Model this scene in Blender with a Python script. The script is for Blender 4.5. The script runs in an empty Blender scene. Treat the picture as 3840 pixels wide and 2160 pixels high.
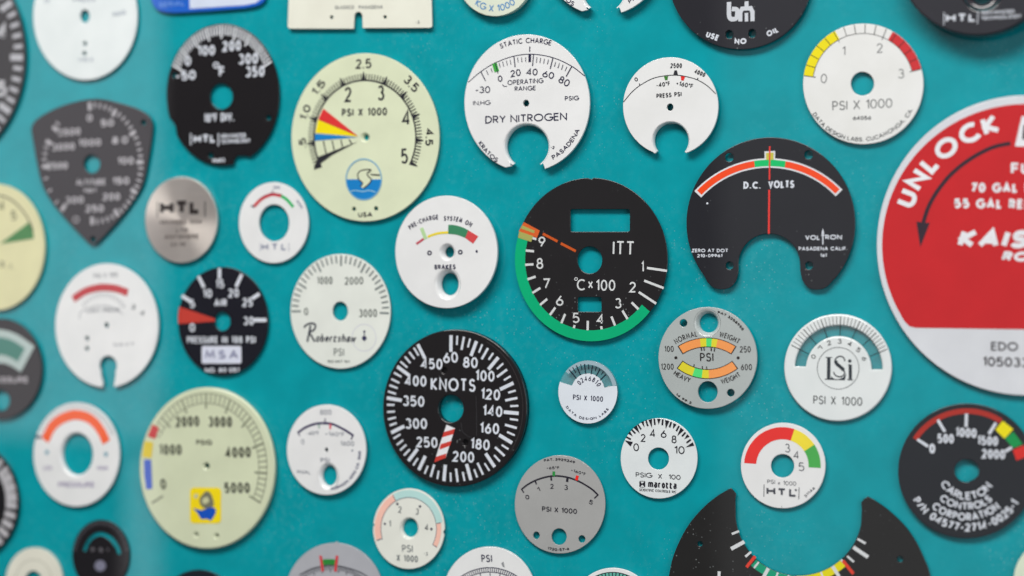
import bpy, math, random
from mathutils import Vector
random.seed(7)

# ------------------------------------------------------------------ scene, camera, light
S = bpy.context.scene
C = S.collection
S.render.engine = 'CYCLES'
S.view_settings.view_transform = 'Standard'
S.view_settings.look = 'None'
S.view_settings.exposure = 0.0
S.view_settings.gamma = 1.0
S.cycles.max_bounces = 6
S.cycles.transparent_max_bounces = 12

TH = math.radians(22.0)            # the board is seen 22 degrees off its normal
ST, CT = math.sin(TH), math.cos(TH)
DIST = 0.525                       # metres from lens to board along the axis
FPX = 6261.0                       # focal length in photo pixels (3840 wide)

cd = bpy.data.cameras.new('camera')
cam = bpy.data.objects.new('camera', cd); C.objects.link(cam)
cam.location = (DIST * ST, -DIST * CT, 0)
cam.rotation_euler = (math.radians(90), 0, TH)
cd.sensor_width = 36.0
cd.lens = FPX * 36.0 / 3840.0
cd.clip_start = 0.01; cd.clip_end = 50
cd.dof.use_dof = True
cd.dof.focus_distance = DIST * CT / (CT + (2430 - 1920) / FPX * ST)
cd.dof.aperture_fstop = 4.6
S.camera = cam

w = bpy.data.worlds.new('World'); S.world = w; w.use_nodes = True
bg = w.node_tree.nodes['Background']
bg.inputs[0].default_value = (0.93, 0.96, 1.0, 1)
bg.inputs[1].default_value = 0.06

def area(name, loc, target, sx, sy, radiance, col=(1, 1, 1)):
    l = bpy.data.lights.new(name, 'AREA'); l.shape = 'RECTANGLE'
    l.size = sx; l.size_y = sy
    l.energy = radiance * sx * sy * math.pi
    l.color = col
    o = bpy.data.objects.new(name, l); C.objects.link(o); o.location = loc
    o.rotation_euler = (Vector(target) - Vector(loc)).to_track_quat('-Z', 'Y').to_euler()
    return o
# ceiling light panel above and in front of the board
area('ceiling_light', (-0.15, -1.0, 1.05), (0, 0, 0), 1.4, 0.42, 14.0, (1.0, 0.985, 0.955))
# soft fill lamp added to the right of the viewer
area('right_fill', (1.55, -1.15, 0.15), (0, 0, 0), 1.0, 1.1, 3.0, (0.93, 0.97, 1.0))
# unseen lamps added far left, mirrored by the glossy board as its veil
def mirror(px, py, y=-1.0):
    """where the board's mirror image seen at photo point (px, py) lies on the plane y"""
    a = (px - 1920) / FPX; b = (1080 - py) / FPX
    t = DIST * CT / (CT + a * ST)
    dx, dy = -ST + a * CT, CT + a * ST
    k = -y / dy
    return (DIST * ST + t * dx + dx * k, t * b + b * k)
(xa, za), (xb, zb) = mirror(-300, -300), mirror(610, 1660)
LR = 1.12
o = area('left_veil_lamp', ((xa + xb) / 2, -1.0, (za + zb) / 2), ((xa + xb) / 2, 0, (za + zb) / 2), xb - xa, za - zb, LR, (1.0, 0.965, 0.99))
(xc, zc), (xd, zd) = mirror(470, 1700), mirror(600, 2500)
area('left_veil_strip', ((xc + xd) / 2, -1.0, (zc + zd) / 2), ((xc + xd) / 2, 0, (zc + zd) / 2), xd - xc, zc - zd, LR, (1.0, 0.965, 0.99))  # narrow lamp added to carry the mirrored veil further down
# weak lamp added behind the viewer's right shoulder, mirrored as a faint veil
(xe, ze), (xf, zf) = mirror(2700, -500, -1.6), mirror(4500, 2700, -1.6)
area('right_veil_lamp', ((xe + xf) / 2, -1.6, (ze + zf) / 2), ((xe + xf) / 2, 0, (ze + zf) / 2), xf - xe, ze - zf, 0.28, (0.95, 0.98, 1.0))
# ------------------------------------------------------------------ helpers
def lin(c):
    def f(v):
        v /= 255.0
        return v / 12.92 if v <= 0.04045 else ((v + 0.055) / 1.055) ** 2.4
    return tuple(f(v) for v in c)

def P(px, py, h=0.0):
    """a point of the plane h metres in front of the board (board: y = 0, facing -y)"""
    a = (px - 1920) / FPX; b = (1080 - py) / FPX
    t = (DIST * CT - h) / (CT + a * ST)
    return DIST * ST + t * (-ST + a * CT), t * b, t

def earc(cx, cy, rx, ry, a0, a1, n=None):
    if n is None: n = max(2, int(abs(a1 - a0) / 6))
    return [(cx + rx * math.cos(math.radians(a0 + (a1 - a0) * i / n)),
             cy + ry * math.sin(math.radians(a0 + (a1 - a0) * i / n))) for i in range(n + 1)]

def zarc(cx, cy, rx, ry, a0, a1, n=None):      # image sense: y runs down
    if n is None: n = max(2, int(abs(a1 - a0) / 3))
    return [(cx + rx * math.cos(math.radians(a0 + (a1 - a0) * i / n)),
             cy - ry * math.sin(math.radians(a0 + (a1 - a0) * i / n))) for i in range(n + 1)]

def smooth(pts, closed=False, n=6):
    out = []; m = len(pts)
    rng = range(m) if closed else range(m - 1)
    for i in rng:
        if closed:
            p0, p1, p2, p3 = pts[i - 1], pts[i], pts[(i + 1) % m], pts[(i + 2) % m]
        else:
            p1, p2 = pts[i], pts[i + 1]
            p0 = pts[i - 1] if i > 0 else (2 * p1[0] - p2[0], 2 * p1[1] - p2[1])
            p3 = pts[i + 2] if i + 2 < m else (2 * p2[0] - p1[0], 2 * p2[1] - p1[1])
        for k in range(n):
            t = k / n; t2 = t * t; t3 = t2 * t
            out.append(tuple(0.5 * (2 * p1[j] + (p2[j] - p0[j]) * t + (2 * p0[j] - 5 * p1[j] + 4 * p2[j] - p3[j]) * t2
                             + (3 * p1[j] - p0[j] - 3 * p2[j] + p3[j]) * t3) for j in (0, 1)))
    if not closed: out.append(pts[-1])
    return out

E = earc
def rrect(x0, y0, x1, y1, r, n=5):
    o = []
    for cx, cy, a in ((x1 - r, y0 + r, 90), (x0 + r, y0 + r, 180), (x0 + r, y1 - r, 270), (x1 - r, y1 - r, 360)):
        o += zarc(cx, cy, r, r, a - 90, a, n)
    # order: top right, top left, bottom left, bottom right
    return o

# single-stroke lettering, geometric sans; height 1
G = {
 '0': (.56, [E(.28, .5, .28, .5, 90, 450, 24)]),
 '1': (.22, [[(.0, .80), (.22, 1), (.22, 0)]]),
 '2': (.54, [E(.26, .73, .25, .27, 165, -38) + [(0.0, 0), (.54, 0)]]),
 '3': (.52, [E(.25, .76, .22, .24, 150, -90) + E(.25, .26, .27, .26, 90, -155)]),
 '4': (.60, [[(.46, 0), (.46, 1), (0, .26), (.60, .26)]]),
 '5': (.54, [[(.48, 1), (.06, 1), (.02, .54)] + E(.25, .31, .29, .31, 128, -145)]),
 '6': (.56, [E(.28, .30, .28, .30, 0, 360, 22), [(.03, .40), (.42, 1)]]),
 '7': (.52, [[(0, 1), (.52, 1), (.16, 0)]]),
 '8': (.54, [E(.27, .76, .21, .24, 0, 360, 18), E(.27, .27, .27, .27, 0, 360, 20)]),
 '9': (.56, [E(.28, .70, .28, .30, 0, 360, 22), [(.53, .60), (.14, 0)]]),
 'A': (.72, [[(0, 0), (.36, 1), (.72, 0)], [(.14, .33), (.58, .33)]]),
 'B': (.52, [[(0, 0), (0, 1), (.22, 1)] + E(.22, .76, .24, .24, 90, -90) + [(0, .52)], [(.22, .52)] + E(.26, .26, .26, .26, 90, -90) + [(0, 0)]]),
 'C': (.72, [E(.46, .5, .46, .5, 48, 312)]),
 'D': (.64, [[(0, 0), (0, 1), (.2, 1)] + E(.2, .5, .44, .5, 90, -90) + [(0, 0)]]),
 'E': (.46, [[(.46, 1), (0, 1), (0, 0), (.46, 0)], [(0, .53), (.42, .53)]]),
 'F': (.44, [[(.44, 1), (0, 1), (0, 0)], [(0, .52), (.40, .52)]]),
 'G': (.82, [E(.46, .5, .46, .5, 48, 340) + [(.90, .46), (.52, .46)]]),
 'H': (.62, [[(0, 0), (0, 1)], [(.62, 0), (.62, 1)], [(0, .52), (.62, .52)]]),
 'I': (.0, [[(0, 0), (0, 1)]]),
 'J': (.34, [[(.34, 1), (.34, .2)] + E(.17, .17, .17, .17, 0, -180)]),
 'K': (.56, [[(0, 0), (0, 1)], [(.52, 1), (.03, .48), (.56, 0)]]),
 'L': (.42, [[(0, 1), (0, 0), (.42, 0)]]),
 'M': (.82, [[(0, 0), (.12, 1), (.41, .18), (.70, 1), (.82, 0)]]),
 'N': (.64, [[(0, 0), (0, 1), (.64, 0), (.64, 1)]]),
 'O': (.92, [E(.46, .5, .46, .5, 0, 360, 26)]),
 'P': (.48, [[(0, 0), (0, 1), (.2, 1)] + E(.2, .73, .28, .27, 90, -90) + [(0, .46)]]),
 'Q': (.92, [E(.46, .5, .46, .5, 0, 360, 26), [(.55, .3), (.9, 0)]]),
 'R': (.50, [[(0, 0), (0, 1), (.2, 1)] + E(.2, .74, .27, .26, 90, -90) + [(0, .48)], [(.20, .48), (.50, 0)]]),
 'S': (.52, [E(.26, .75, .23, .25, 25, 262, 12) + E(.26, .26, .26, .26, 85, -160, 12)]),
 'T': (.56, [[(0, 1), (.56, 1)], [(.28, 1), (.28, 0)]]),
 'U': (.56, [[(0, 1), (0, .28)] + E(.28, .28, .28, .28, 180, 360) + [(.56, 1)]]),
 'V': (.66, [[(0, 1), (.33, 0), (.66, 1)]]),
 'W': (.98, [[(0, 1), (.24, 0), (.49, .9), (.74, 0), (.98, 1)]]),
 'X': (.58, [[(0, 0), (.58, 1)], [(.58, 0), (0, 1)]]),
 'Y': (.60, [[(0, 1), (.30, .48), (.60, 1)], [(.30, .48), (.30, 0)]]),
 'Z': (.54, [[(0, 1), (.54, 1), (0, 0), (.54, 0)]]),
 '.': (.02, [[(0, -.09), (.0, .07)]]),
 ',': (.06, [[(.05, .08), (0, -.12)]]),
 '-': (.30, [[(0, .42), (.30, .42)]]),
 '+': (.40, [[(0, .42), (.40, .42)], [(.20, .20), (.20, .64)]]),
 '/': (.38, [[(0, 0), (.38, 1)]]),
 '*': (.20, [E(.10, .86, .10, .13, 0, 360, 12)]),        # degree sign
 'm': (.62, [[(0, 0), (0, .92)], [(0, .80)] + E(.155, .80, .155, .12, 180, 0) + [(.31, 0)], [(.31, .80)] + E(.465, .80, .155, .12, 180, 0) + [(.62, 0)]]),
 'a': (.32, [[(.02, .86), (.16, .92), (.30, .86), (.32, 0)], E(.16, .28, .16, .26, 0, 360, 14)]),
 'r': (.26, [[(0, 0), (0, .92)], [(0, .78), (.12, .90), (.26, .84)]]),
 'o': (.32, [E(.16, .46, .16, .46, 0, 360, 18)]),
 'b': (.32, [[(0, 1.5), (0, .26)], E(.16, .42, .16, .40, 0, 360, 16)]),
 'e': (.30, [[(.02, .44), (.29, .52)] + E(.16, .48, .15, .42, 10, 320, 14)]),
 's': (.24, [[(.24, .80), (.10, .90), (.03, .70), (.20, .36), (.16, .06), (0, .08)]]),
 'h': (.32, [[(0, 1.5), (0, 0)], [(0, .6), (.14, .90), (.30, .78), (.32, 0)]]),
 'w': (.46, [[(0, .9), (.06, .05), (.23, .7), (.36, .05), (.46, .9)]]),
 't': (.26, [[(.02, 1.15), (.02, .1), (.12, 0), (.26, .06)], [(-.06, .84), (.26, .84)]]),
}
GAP = 0.20

def strip(pts, wd, closed=False):
    """a flat ribbon along pts, mitred: returns (verts, quads)"""
    q = [pts[0]]
    for p in pts[1:]:
        if math.hypot(p[0] - q[-1][0], p[1] - q[-1][1]) > 1e-9: q.append(p)
    if len(q) > 2 and math.hypot(q[0][0] - q[-1][0], q[0][1] - q[-1][1]) < 1e-7:
        q.pop(); closed = True
    n = len(q); h = wd / 2; vs = []
    if n < 2: return [], []
    for i in range(n):
        a = q[i - 1] if (i > 0 or closed) else None
        b = q[(i + 1) % n] if (i < n - 1 or closed) else None
        def nrm(u, v):
            dx, dy = v[0] - u[0], v[1] - u[1]; l = math.hypot(dx, dy) or 1e-12
            return -dy / l, dx / l
        if a is None: nx, ny = nrm(q[i], b); s = 1
        elif b is None: nx, ny = nrm(a, q[i]); s = 1
        else:
            n1, n2 = nrm(a, q[i]), nrm(q[i], b)
            nx, ny = n1[0] + n2[0], n1[1] + n2[1]; l = math.hypot(nx, ny)
            if l < 0.2: nx, ny, s = n1[0], n1[1], 1
            else:
                nx /= l; ny /= l
                s = min(1 / max(0.3, nx * n1[0] + ny * n1[1]), 2.2)
        vs.append((q[i][0] + nx * h * s, q[i][1] + ny * h * s))
        vs.append((q[i][0] - nx * h * s, q[i][1] - ny * h * s))
    fs = []
    for i in range(n if closed else n - 1):
        j = (i + 1) % n
        fs.append((2 * i, 2 * i + 1, 2 * j + 1, 2 * j))
    return vs, fs

# ------------------------------------------------------------------ materials
MATS = {}
def mat(kind, col, rough=None, specks=0.0):
    key = (kind, col, rough, specks)
    if key in MATS: return MATS[key]
    m = bpy.data.materials.new('%s_%02x%02x%02x' % (kind, *[int(v) & 255 for v in col])); m.use_nodes = True
    nt = m.node_tree; N = nt.nodes; Lk = nt.links
    b = N['Principled BSDF']
    base = tuple(min(0.96 if kind == 'ink' else 0.83, v * COLK) for v in lin(col))
    if kind == 'plate' and sum(base) < .12: base = tuple(v * .75 for v in base)     # black anodised plates are very dark
    tc = N.new('ShaderNodeTexCoord')
    def noise(scale, detail=3.0):
        t = N.new('ShaderNodeTexNoise'); t.inputs['Scale'].default_value = scale
        t.inputs['Detail'].default_value = detail
        Lk.new(tc.outputs['Object'], t.inputs['Vector']); return t
    def mixc(fac, a, bb, mode='MIX'):
        x = N.new('ShaderNodeMix'); x.data_type = 'RGBA'; x.blend_type = mode
        for s, v in ((x.inputs[0], fac), (x.inputs[6], a), (x.inputs[7], bb)):
            if isinstance(v, bpy.types.NodeSocket): Lk.new(v, s)
            elif isinstance(v, tuple): s.default_value = (*v, 1) if len(v) == 3 else v
            else: s.default_value = v
        return x.outputs[2]
    def ramp(src, p0, p1):
        r = N.new('ShaderNodeMapRange'); r.inputs[1].default_value = p0; r.inputs[2].default_value = p1
        Lk.new(src, r.inputs[0]); return r.outputs[0]
    b.inputs['Roughness'].default_value = 0.45 if rough is None else rough
    b.inputs['Coat Weight'].default_value = 1.0
    b.inputs['Coat Roughness'].default_value = 0.03
    b.inputs['Coat IOR'].default_value = 1.55
    b.inputs['Specular IOR Level'].default_value = 0.06 if kind == 'board' else 0.12
    if kind == 'clear':
        tr = N.new('ShaderNodeBsdfTransparent'); tr.inputs[0].default_value = (0.93, 0.97, 0.97, 1)
        mx = N.new('ShaderNodeMixShader'); mx.inputs[0].default_value = rough
        b.inputs['Base Color'].default_value = (*base, 1); b.inputs['Roughness'].default_value = 0.3
        Lk.new(tr.outputs[0], mx.inputs[1]); Lk.new(b.outputs[0], mx.inputs[2])
        Lk.new(mx.outputs[0], N['Material Output'].inputs[0])
        MATS[key] = m; return m
    big = noise(90, 4)
    c = mixc(ramp(big.outputs[0], .35, .75), tuple(v * (0.90 if kind == 'board' else .965) for v in base), tuple(min(.97 if kind == 'ink' else .86, v * 1.05) for v in base))
    if kind == 'metal':
        b.inputs['Metallic'].default_value = 0.9; b.inputs['Anisotropic'].default_value = 0.85
        tg = N.new('ShaderNodeTangent'); tg.direction_type = 'RADIAL'; tg.axis = 'Z'; Lk.new(tg.outputs[0], b.inputs['Tangent'])
        b.inputs['Roughness'].default_value = 0.34
        b.inputs['Coat Weight'].default_value = 0.5
        mp = N.new('ShaderNodeMapping'); mp.inputs['Scale'].default_value = (90, 5200, 90)
        Lk.new(tc.outputs['Object'], mp.inputs[0])
        t = N.new('ShaderNodeTexNoise'); t.inputs['Scale'].default_value = 1.0; t.inputs['Detail'].default_value = 2
        Lk.new(mp.outputs[0], t.inputs['Vector'])
        c = mixc(ramp(t.outputs[0], .3, .7), tuple(v * 0.93 for v in base), tuple(min(.9, v * 1.06) for v in base))
    if kind in ('plate', 'board', 'metal') and specks > 0:
        vo = N.new('ShaderNodeTexVoronoi'); vo.feature = 'F1'
        vo.inputs['Scale'].default_value = 1300 if kind == 'board' else 1150
        vo.inputs['Randomness'].default_value = 1.0
        Lk.new(tc.outputs['Object'], vo.inputs['Vector'])
        sep = N.new('ShaderNodeSeparateColor'); Lk.new(vo.outputs['Color'], sep.inputs[0])
        dot = ramp(vo.outputs['Distance'], .28, .12)
        pick = ramp(sep.outputs[0], 1 - specks, 1 - specks + .02)
        pat = ramp(noise(22, 4).outputs[0], .46, .66)
        m1 = N.new('ShaderNodeMath'); m1.operation = 'MULTIPLY'; Lk.new(dot, m1.inputs[0]); Lk.new(pick, m1.inputs[1])
        m2 = N.new('ShaderNodeMath'); m2.operation = 'MULTIPLY'; Lk.new(m1.outputs[0], m2.inputs[0]); Lk.new(pat, m2.inputs[1])
        m3 = N.new('ShaderNodeMath'); m3.operation = 'MULTIPLY'; Lk.new(m2.outputs[0], m3.inputs[0]); m3.inputs[1].default_value = .42
        c = mixc(m3.outputs[0], c, (0.55, 0.60, 0.60))
    if kind == 'board':
        fine = noise(420, 4); pat = noise(22, 4)
        f = N.new('ShaderNodeMath'); f.operation = 'MULTIPLY'
        Lk.new(ramp(fine.outputs[0], .48, .70), f.inputs[0]); Lk.new(ramp(pat.outputs[0], .38, .66), f.inputs[1])
        g = N.new('ShaderNodeMath'); g.operation = 'MULTIPLY'; Lk.new(f.outputs[0], g.inputs[0]); g.inputs[1].default_value = .50
        c = mixc(g.outputs[0], c, (0.035, 0.36, 0.41))
    Lk.new(c, b.inputs['Base Color'])
    bp = N.new('ShaderNodeBump'); bp.inputs['Strength'].default_value = {'board': .3, 'ink': .1}.get(kind, .12)
    bp.inputs['Distance'].default_value = 0.00003
    Lk.new(noise(1500, 2).outputs[0], bp.inputs['Height'])
    Lk.new(bp.outputs[0], b.inputs['Normal'])
    MATS[key] = m; return m
COLK = 1.15

def link(name, verts, faces, m, parent=None, smooth_=False):
    me = bpy.data.meshes.new(name); me.from_pydata(verts, [], faces)
    me.materials.append(m)
    if smooth_: me.polygons.foreach_set('use_smooth', [True] * len(me.polygons))
    me.update()
    o = bpy.data.objects.new(name, me); C.objects.link(o)
    if parent: o.parent = parent
    return o

# ------------------------------------------------------------------ a dial
TK, GK = 0.75, 0.5
class Dial:
    def __init__(s, name, label, ctx, bbox, gap=1.2, thick=0.8, cat='gauge dial', group=None, pads=True):
        s.x0, s.y0, s.s = ctx
        s.b = bbox; l, t, r, b = bbox
        s.thick = thick / 1000 * TK; s.gap = gap / 1000 * GK
        s.h = s.gap + s.thick
        s.c = ((l + r) / 2, (t + b) / 2); s.rx = (r - l) / 2; s.ry = (b - t) / 2
        X, Z, tt = P(s.x0 + s.c[0] * s.s, s.y0 + s.c[1] * s.s, s.h)
        s.o = (X, Z); s.k = tt / FPX * s.s        # metres per zoom pixel, upright
        e = bpy.data.objects.new(name, None); C.objects.link(e)
        e.location = (X, 0, Z); e.rotation_euler = (math.radians(90), 0, 0)
        e.empty_display_size = 0.01
        e['label'] = label; e['category'] = cat
        if group: e['group'] = group
        s.e = e; s.parts = {}
        if pads and s.gap > 0:
            R = s.rx * s.k
            for sx in (-1, 1):
                n = 12; r_ = R * 0.10
                vs = [(sx * R * .72 + r_ * math.cos(2 * math.pi * i / n), r_ * math.sin(2 * math.pi * i / n) + R * .12, z)
                      for z in (0.0, s.gap - 0.00002) for i in range(n)]
                fs = [tuple(range(n))[::-1], tuple(range(n, 2 * n))] + [(i, (i + 1) % n, n + (i + 1) % n, n + i) for i in range(n)]
                link('adhesive_pad', vs, fs, mat('ink', (200, 200, 190)), e)
    def pt(s, z):
        X, Z, t = P(s.x0 + z[0] * s.s, s.y0 + z[1] * s.s, s.h)
        return (X - s.o[0], Z - s.o[1])
    def pol(s, r, a):
        return (s.c[0] + s.rx * r * math.cos(math.radians(a)), s.c[1] - s.ry * r * math.sin(math.radians(a)))
    def ang(s, z):
        return math.degrees(math.atan2((s.c[1] - z[1]) / s.ry, (z[0] - s.c[0]) / s.rx))
    # ---- the plate
    def plate(s, col, outline=None, holes=(), kind='plate', rough=None, specks=0.0, bevel=0.12, name='face_plate', z0=None, z1=None):
        if outline is None: outline = zarc(*s.c, s.rx, s.ry, 0, 360, 120)[:-1]
        cu = bpy.data.curves.new(name, 'CURVE'); cu.dimensions = '2D'; cu.fill_mode = 'BOTH'
        z0 = s.gap if z0 is None else z0; z1 = s.h if z1 is None else z1
        th = z1 - z0; bv = min(bevel / 1000, th * .45)
        cu.extrude = th / 2 - bv; cu.bevel_depth = bv; cu.bevel_resolution = 2; cu.offset = -bv
        for ring in [outline] + list(holes):
            pts = [s.pt(z) for z in ring]
            if math.hypot(pts[0][0] - pts[-1][0], pts[0][1] - pts[-1][1]) < 1e-6: pts.pop()
            sp = cu.splines.new('POLY'); sp.points.add(len(pts) - 1)
            for q, p in zip(sp.points, pts): q.co = (p[0], p[1], 0, 1)
            sp.use_cyclic_u = True
        tmp = bpy.data.objects.new('tmp', cu); C.objects.link(tmp)
        bpy.context.view_layer.update()
        dg = bpy.context.evaluated_depsgraph_get()
        me = bpy.data.meshes.new_from_object(tmp.evaluated_get(dg))
        bpy.data.objects.remove(tmp); bpy.data.curves.remove(cu)
        me.name = name; me.materials.clear(); me.materials.append(mat(kind, col, rough, specks))
        me.transform(__import__('mathutils').Matrix.Translation((0, 0, (z0 + z1) / 2)))
        o = bpy.data.objects.new(name, me); C.objects.link(o); o.parent = s.e
        return o
    def hole(s, x, y, rx, ry=None):
        return zarc(x, y, rx, ry or rx, 0, 360, 40)[:-1]
    def dish(s, x, y, rx, ry, k, depth, col, a0=0, a1=360, kind='plate', name='hole_rim', rough=None):
        """rolled-down edge round a hole: from k times the radius at the face down to the hole itself"""
        n = max(8, int(abs(a1 - a0) / 6)); rings = 8; vs = []; fs = []
        for j in range(rings + 1):
            u = j / rings
            f = k + (1 - k) * u
            z = s.h - depth / 1000 * (u ** 2.0)
            for i in range(n + 1):
                a = math.radians(a0 + (a1 - a0) * i / n)
                p = s.pt((x + rx * f * math.cos(a), y - ry * f * math.sin(a)))
                vs.append((p[0], p[1], z))
        for i in range(n + 1):                      # straight wall under the lip
            a = math.radians(a0 + (a1 - a0) * i / n)
            p = s.pt((x + rx * math.cos(a), y - ry * math.sin(a)))
            vs.append((p[0], p[1], max(0.0001, s.h - depth / 1000 - s.thick * .7)))
        for j in range(rings + 1):
            for i in range(n):
                q = j * (n + 1) + i
                fs.append((q, q + n + 1, q + n + 2, q + 1) if a1 > a0 else (q, q + 1, q + n + 2, q + n + 1))
        o = link(name, vs, fs, mat(kind, col, rough), s.e, True)
        me = o.data
        for p_ in me.polygons[-n:]: p_.use_smooth = False
        return o
    # ---- printed marks (thin ink layers)
    def part(s, name, col, layer=1, kind='ink'):
        s.cur = s.parts.setdefault((name, col, layer), dict(v=[], f=[], n=0, kind=kind)); s.cur['layer'] = layer
        return s
    def _add(s, vs, fs):
        c = s.cur
        z = s.h + 0.00002 + c['layer'] * 0.00003 + (c['n'] % 6) * 0.000003; c['n'] += 1
        b = len(c['v']); c['v'] += [(x, y, z) for x, y in vs]; c['f'] += [tuple(b + i for i in f) for f in fs]
    def poly(s, zs):
        pts = [s.pt(z) for z in zs]
        a = sum(pts[i - 1][0] * pts[i][1] - pts[i][0] * pts[i - 1][1] for i in range(len(pts)))
        if a < 0: pts.reverse()
        s._add(pts, [tuple(range(len(pts)))]); return s
    def line(s, a, b, wd): return s.stroke([a, b], wd)
    def stroke(s, zs, wd):
        s._add(*strip([s.pt(z) for z in zs], wd * s.k)); return s
    def band(s, c, r0, r1, a0, a1, asp=1.0):
        """annular sector about image point c; radii in zoom px (upright), asp = width/height"""
        n = max(2, int(abs(a1 - a0) / 3))
        vs = [s.pt(z) for z in zarc(c[0], c[1], r0 * asp, r0, a0, a1, n)] + [s.pt(z) for z in zarc(c[0], c[1], r1 * asp, r1, a0, a1, n)]
        fs = [(i, i + 1, n + 2 + i, n + 1 + i) if a1 < a0 else (i + 1, i, n + 1 + i, n + 2 + i) for i in range(n)]
        s._add(vs, fs); return s
    def dot(s, x, y, r, ry=None):
        return s.poly(zarc(x, y, r, ry or r, 0, 360, 20)[:-1])
    def ring(s, x, y, r, wd, ry=None):
        return s.stroke(zarc(x, y, r, ry or r, 0, 360, 44), wd)
    def ticks(s, a0, a1, n, rout, rin, wd, every=0, rmaj=None, wmaj=None, skip=()):
        for i in range(n + 1):
            if i in skip: continue
            a = a0 + (a1 - a0) * i / n
            mj = every and i % every == 0
            s.stroke([s.pol(rout, a), s.pol(rmaj if mj else rin, a)], (wmaj or wd) if mj else wd)
        return s
    def _layout(s, txt, L, H, W):
        """returns letters as (left of centre line, width scale) fitted into length L; may thin the stroke"""
        n = sum(ch != ' ' for ch in txt); sp = txt.count(' '); gw = sum(G[ch][0] for ch in txt if ch != ' ')
        for k in range(12):
            vis = max(.065, .13 - .03 * k) * H; spw = max(.24, .52 - .07 * k) * H
            sc = (L - n * W - (n - 1) * vis - sp * spw) / gw if gw > .05 else H
            if sc > 2.7 * W or gw <= .05: break
            if k > 2: W *= .94
        if gw > .3 and sc > 1.45 * H and n > 1:      # room to spare: open the spacing instead of fattening letters
            ex = (sc - 1.4 * H) * gw / (n - 1 + 1.6 * sp); sc = 1.4 * H; vis += ex; spw += 1.6 * ex
        if gw <= .05: sc = H
        x = W / 2; out = []
        for ch in txt:
            if ch == ' ': x += spw; continue
            wd, st = G[ch]; out.append((x, wd, st)); x += wd * sc + W + vis
        end = x - vis - W / 2
        off = (L - end) / 2
        return [(a + off, b, c) for a, b, c in out], sc, W
    def text(s, txt, a, b, h, wd, slant=0.0):
        """lettering whose baseline runs from a (left edge) to b (right edge)"""
        A, B = s.pt(a), s.pt(b); H = h * s.k
        L_ = math.hypot(B[0] - A[0], B[1] - A[1]) or 1e-9
        ux, uy = (B[0] - A[0]) / L_, (B[1] - A[1]) / L_
        lay, sc, W = s._layout(txt, L_, H, wd * s.k)
        for x, gw, st in lay:
            for pl in st:
                q = []
                for gx, gy in pl:
                    yy = W / 2 + gy * (H - W); xx = x + gx * sc + slant * yy
                    q.append((A[0] + ux * xx - uy * yy, A[1] + uy * xx + ux * yy))
                s._add(*strip(q, W))
        return s
    def arctext(s, txt, c, a, b, h, wd, top=True):
        """lettering on a circle about c; a, b = baseline points of first and last letter's outer edges"""
        Cc, A, B = s.pt(c), s.pt(a), s.pt(b); H = h * s.k
        ra, rb = math.hypot(A[0] - Cc[0], A[1] - Cc[1]), math.hypot(B[0] - Cc[0], B[1] - Cc[1])
        ta, tb = math.atan2(A[1] - Cc[1], A[0] - Cc[0]), math.atan2(B[1] - Cc[1], B[0] - Cc[0])
        if top:
            while tb > ta: tb -= 2 * math.pi
            while tb < ta - 2 * math.pi: tb += 2 * math.pi
        else:
            while tb < ta: tb += 2 * math.pi
        arcl = abs(tb - ta) * (ra + rb) / 2
        lay, sc, W = s._layout(txt, arcl, H, wd * s.k)
        for x, gw, st in lay:
            f = (x + gw * sc / 2) / arcl
            th = ta + (tb - ta) * f; r = ra + (rb - ra) * f
            if top: ux, uy = math.sin(th), -math.cos(th)
            else: ux, uy = -math.sin(th), math.cos(th)
            vx, vy = -uy, ux
            ox, oy = Cc[0] + r * math.cos(th), Cc[1] + r * math.sin(th)
            for pl in st:
                q = []
                for gx, gy in pl:
                    yy = W / 2 + gy * (H - W); xx = (gx - gw / 2) * sc
                    q.append((ox + ux * xx + vx * yy, oy + uy * xx + vy * yy))
                s._add(*strip(q, W))
        return s
    def done(s):
        for (name, col, layer), c in s.parts.items():
            if not c['v']: continue
            # make every face look outwards
            fs = []
            for f in c['f']:
                P_ = [c['v'][i] for i in f]
                ar = sum(P_[i - 1][0] * P_[i][1] - P_[i][0] * P_[i - 1][1] for i in range(len(P_)))
                fs.append(f if ar > 0 else f[::-1])
            link(name, c['v'], fs, mat(c['kind'], col), s.e)
def pc(c, r, a, asp=1.0): return (c[0] + r * asp * math.cos(math.radians(a)), c[1] - r * math.sin(math.radians(a)))

# ------------------------------------------------------------------ the board
def board():
    x0, x1, z0, z1, t = -0.45, 0.42, -0.30, 0.30, 0.012
    vs = [(x, y, z) for y in (0.0, t) for x, z in ((x0, z0), (x1, z0), (x1, z1), (x0, z1))]
    fs = [(0, 1, 2, 3), (7, 6, 5, 4), (0, 4, 5, 1), (1, 5, 6, 2), (2, 6, 7, 3), (3, 7, 4, 0)]
    o = link('display_board', vs, fs, mat('board', (0, 145, 156), 0.55, 0.22))
    o['kind'] = 'structure'
board()
WHITE = (222, 224, 224); COOL = (214, 220, 226); CREAM = (208, 214, 184); BLACK = (35, 33, 35); NAVY = (36, 34, 62)
INK = (42, 42, 48); PALE = (205, 209, 218); TEAL = (60, 140, 145)

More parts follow.
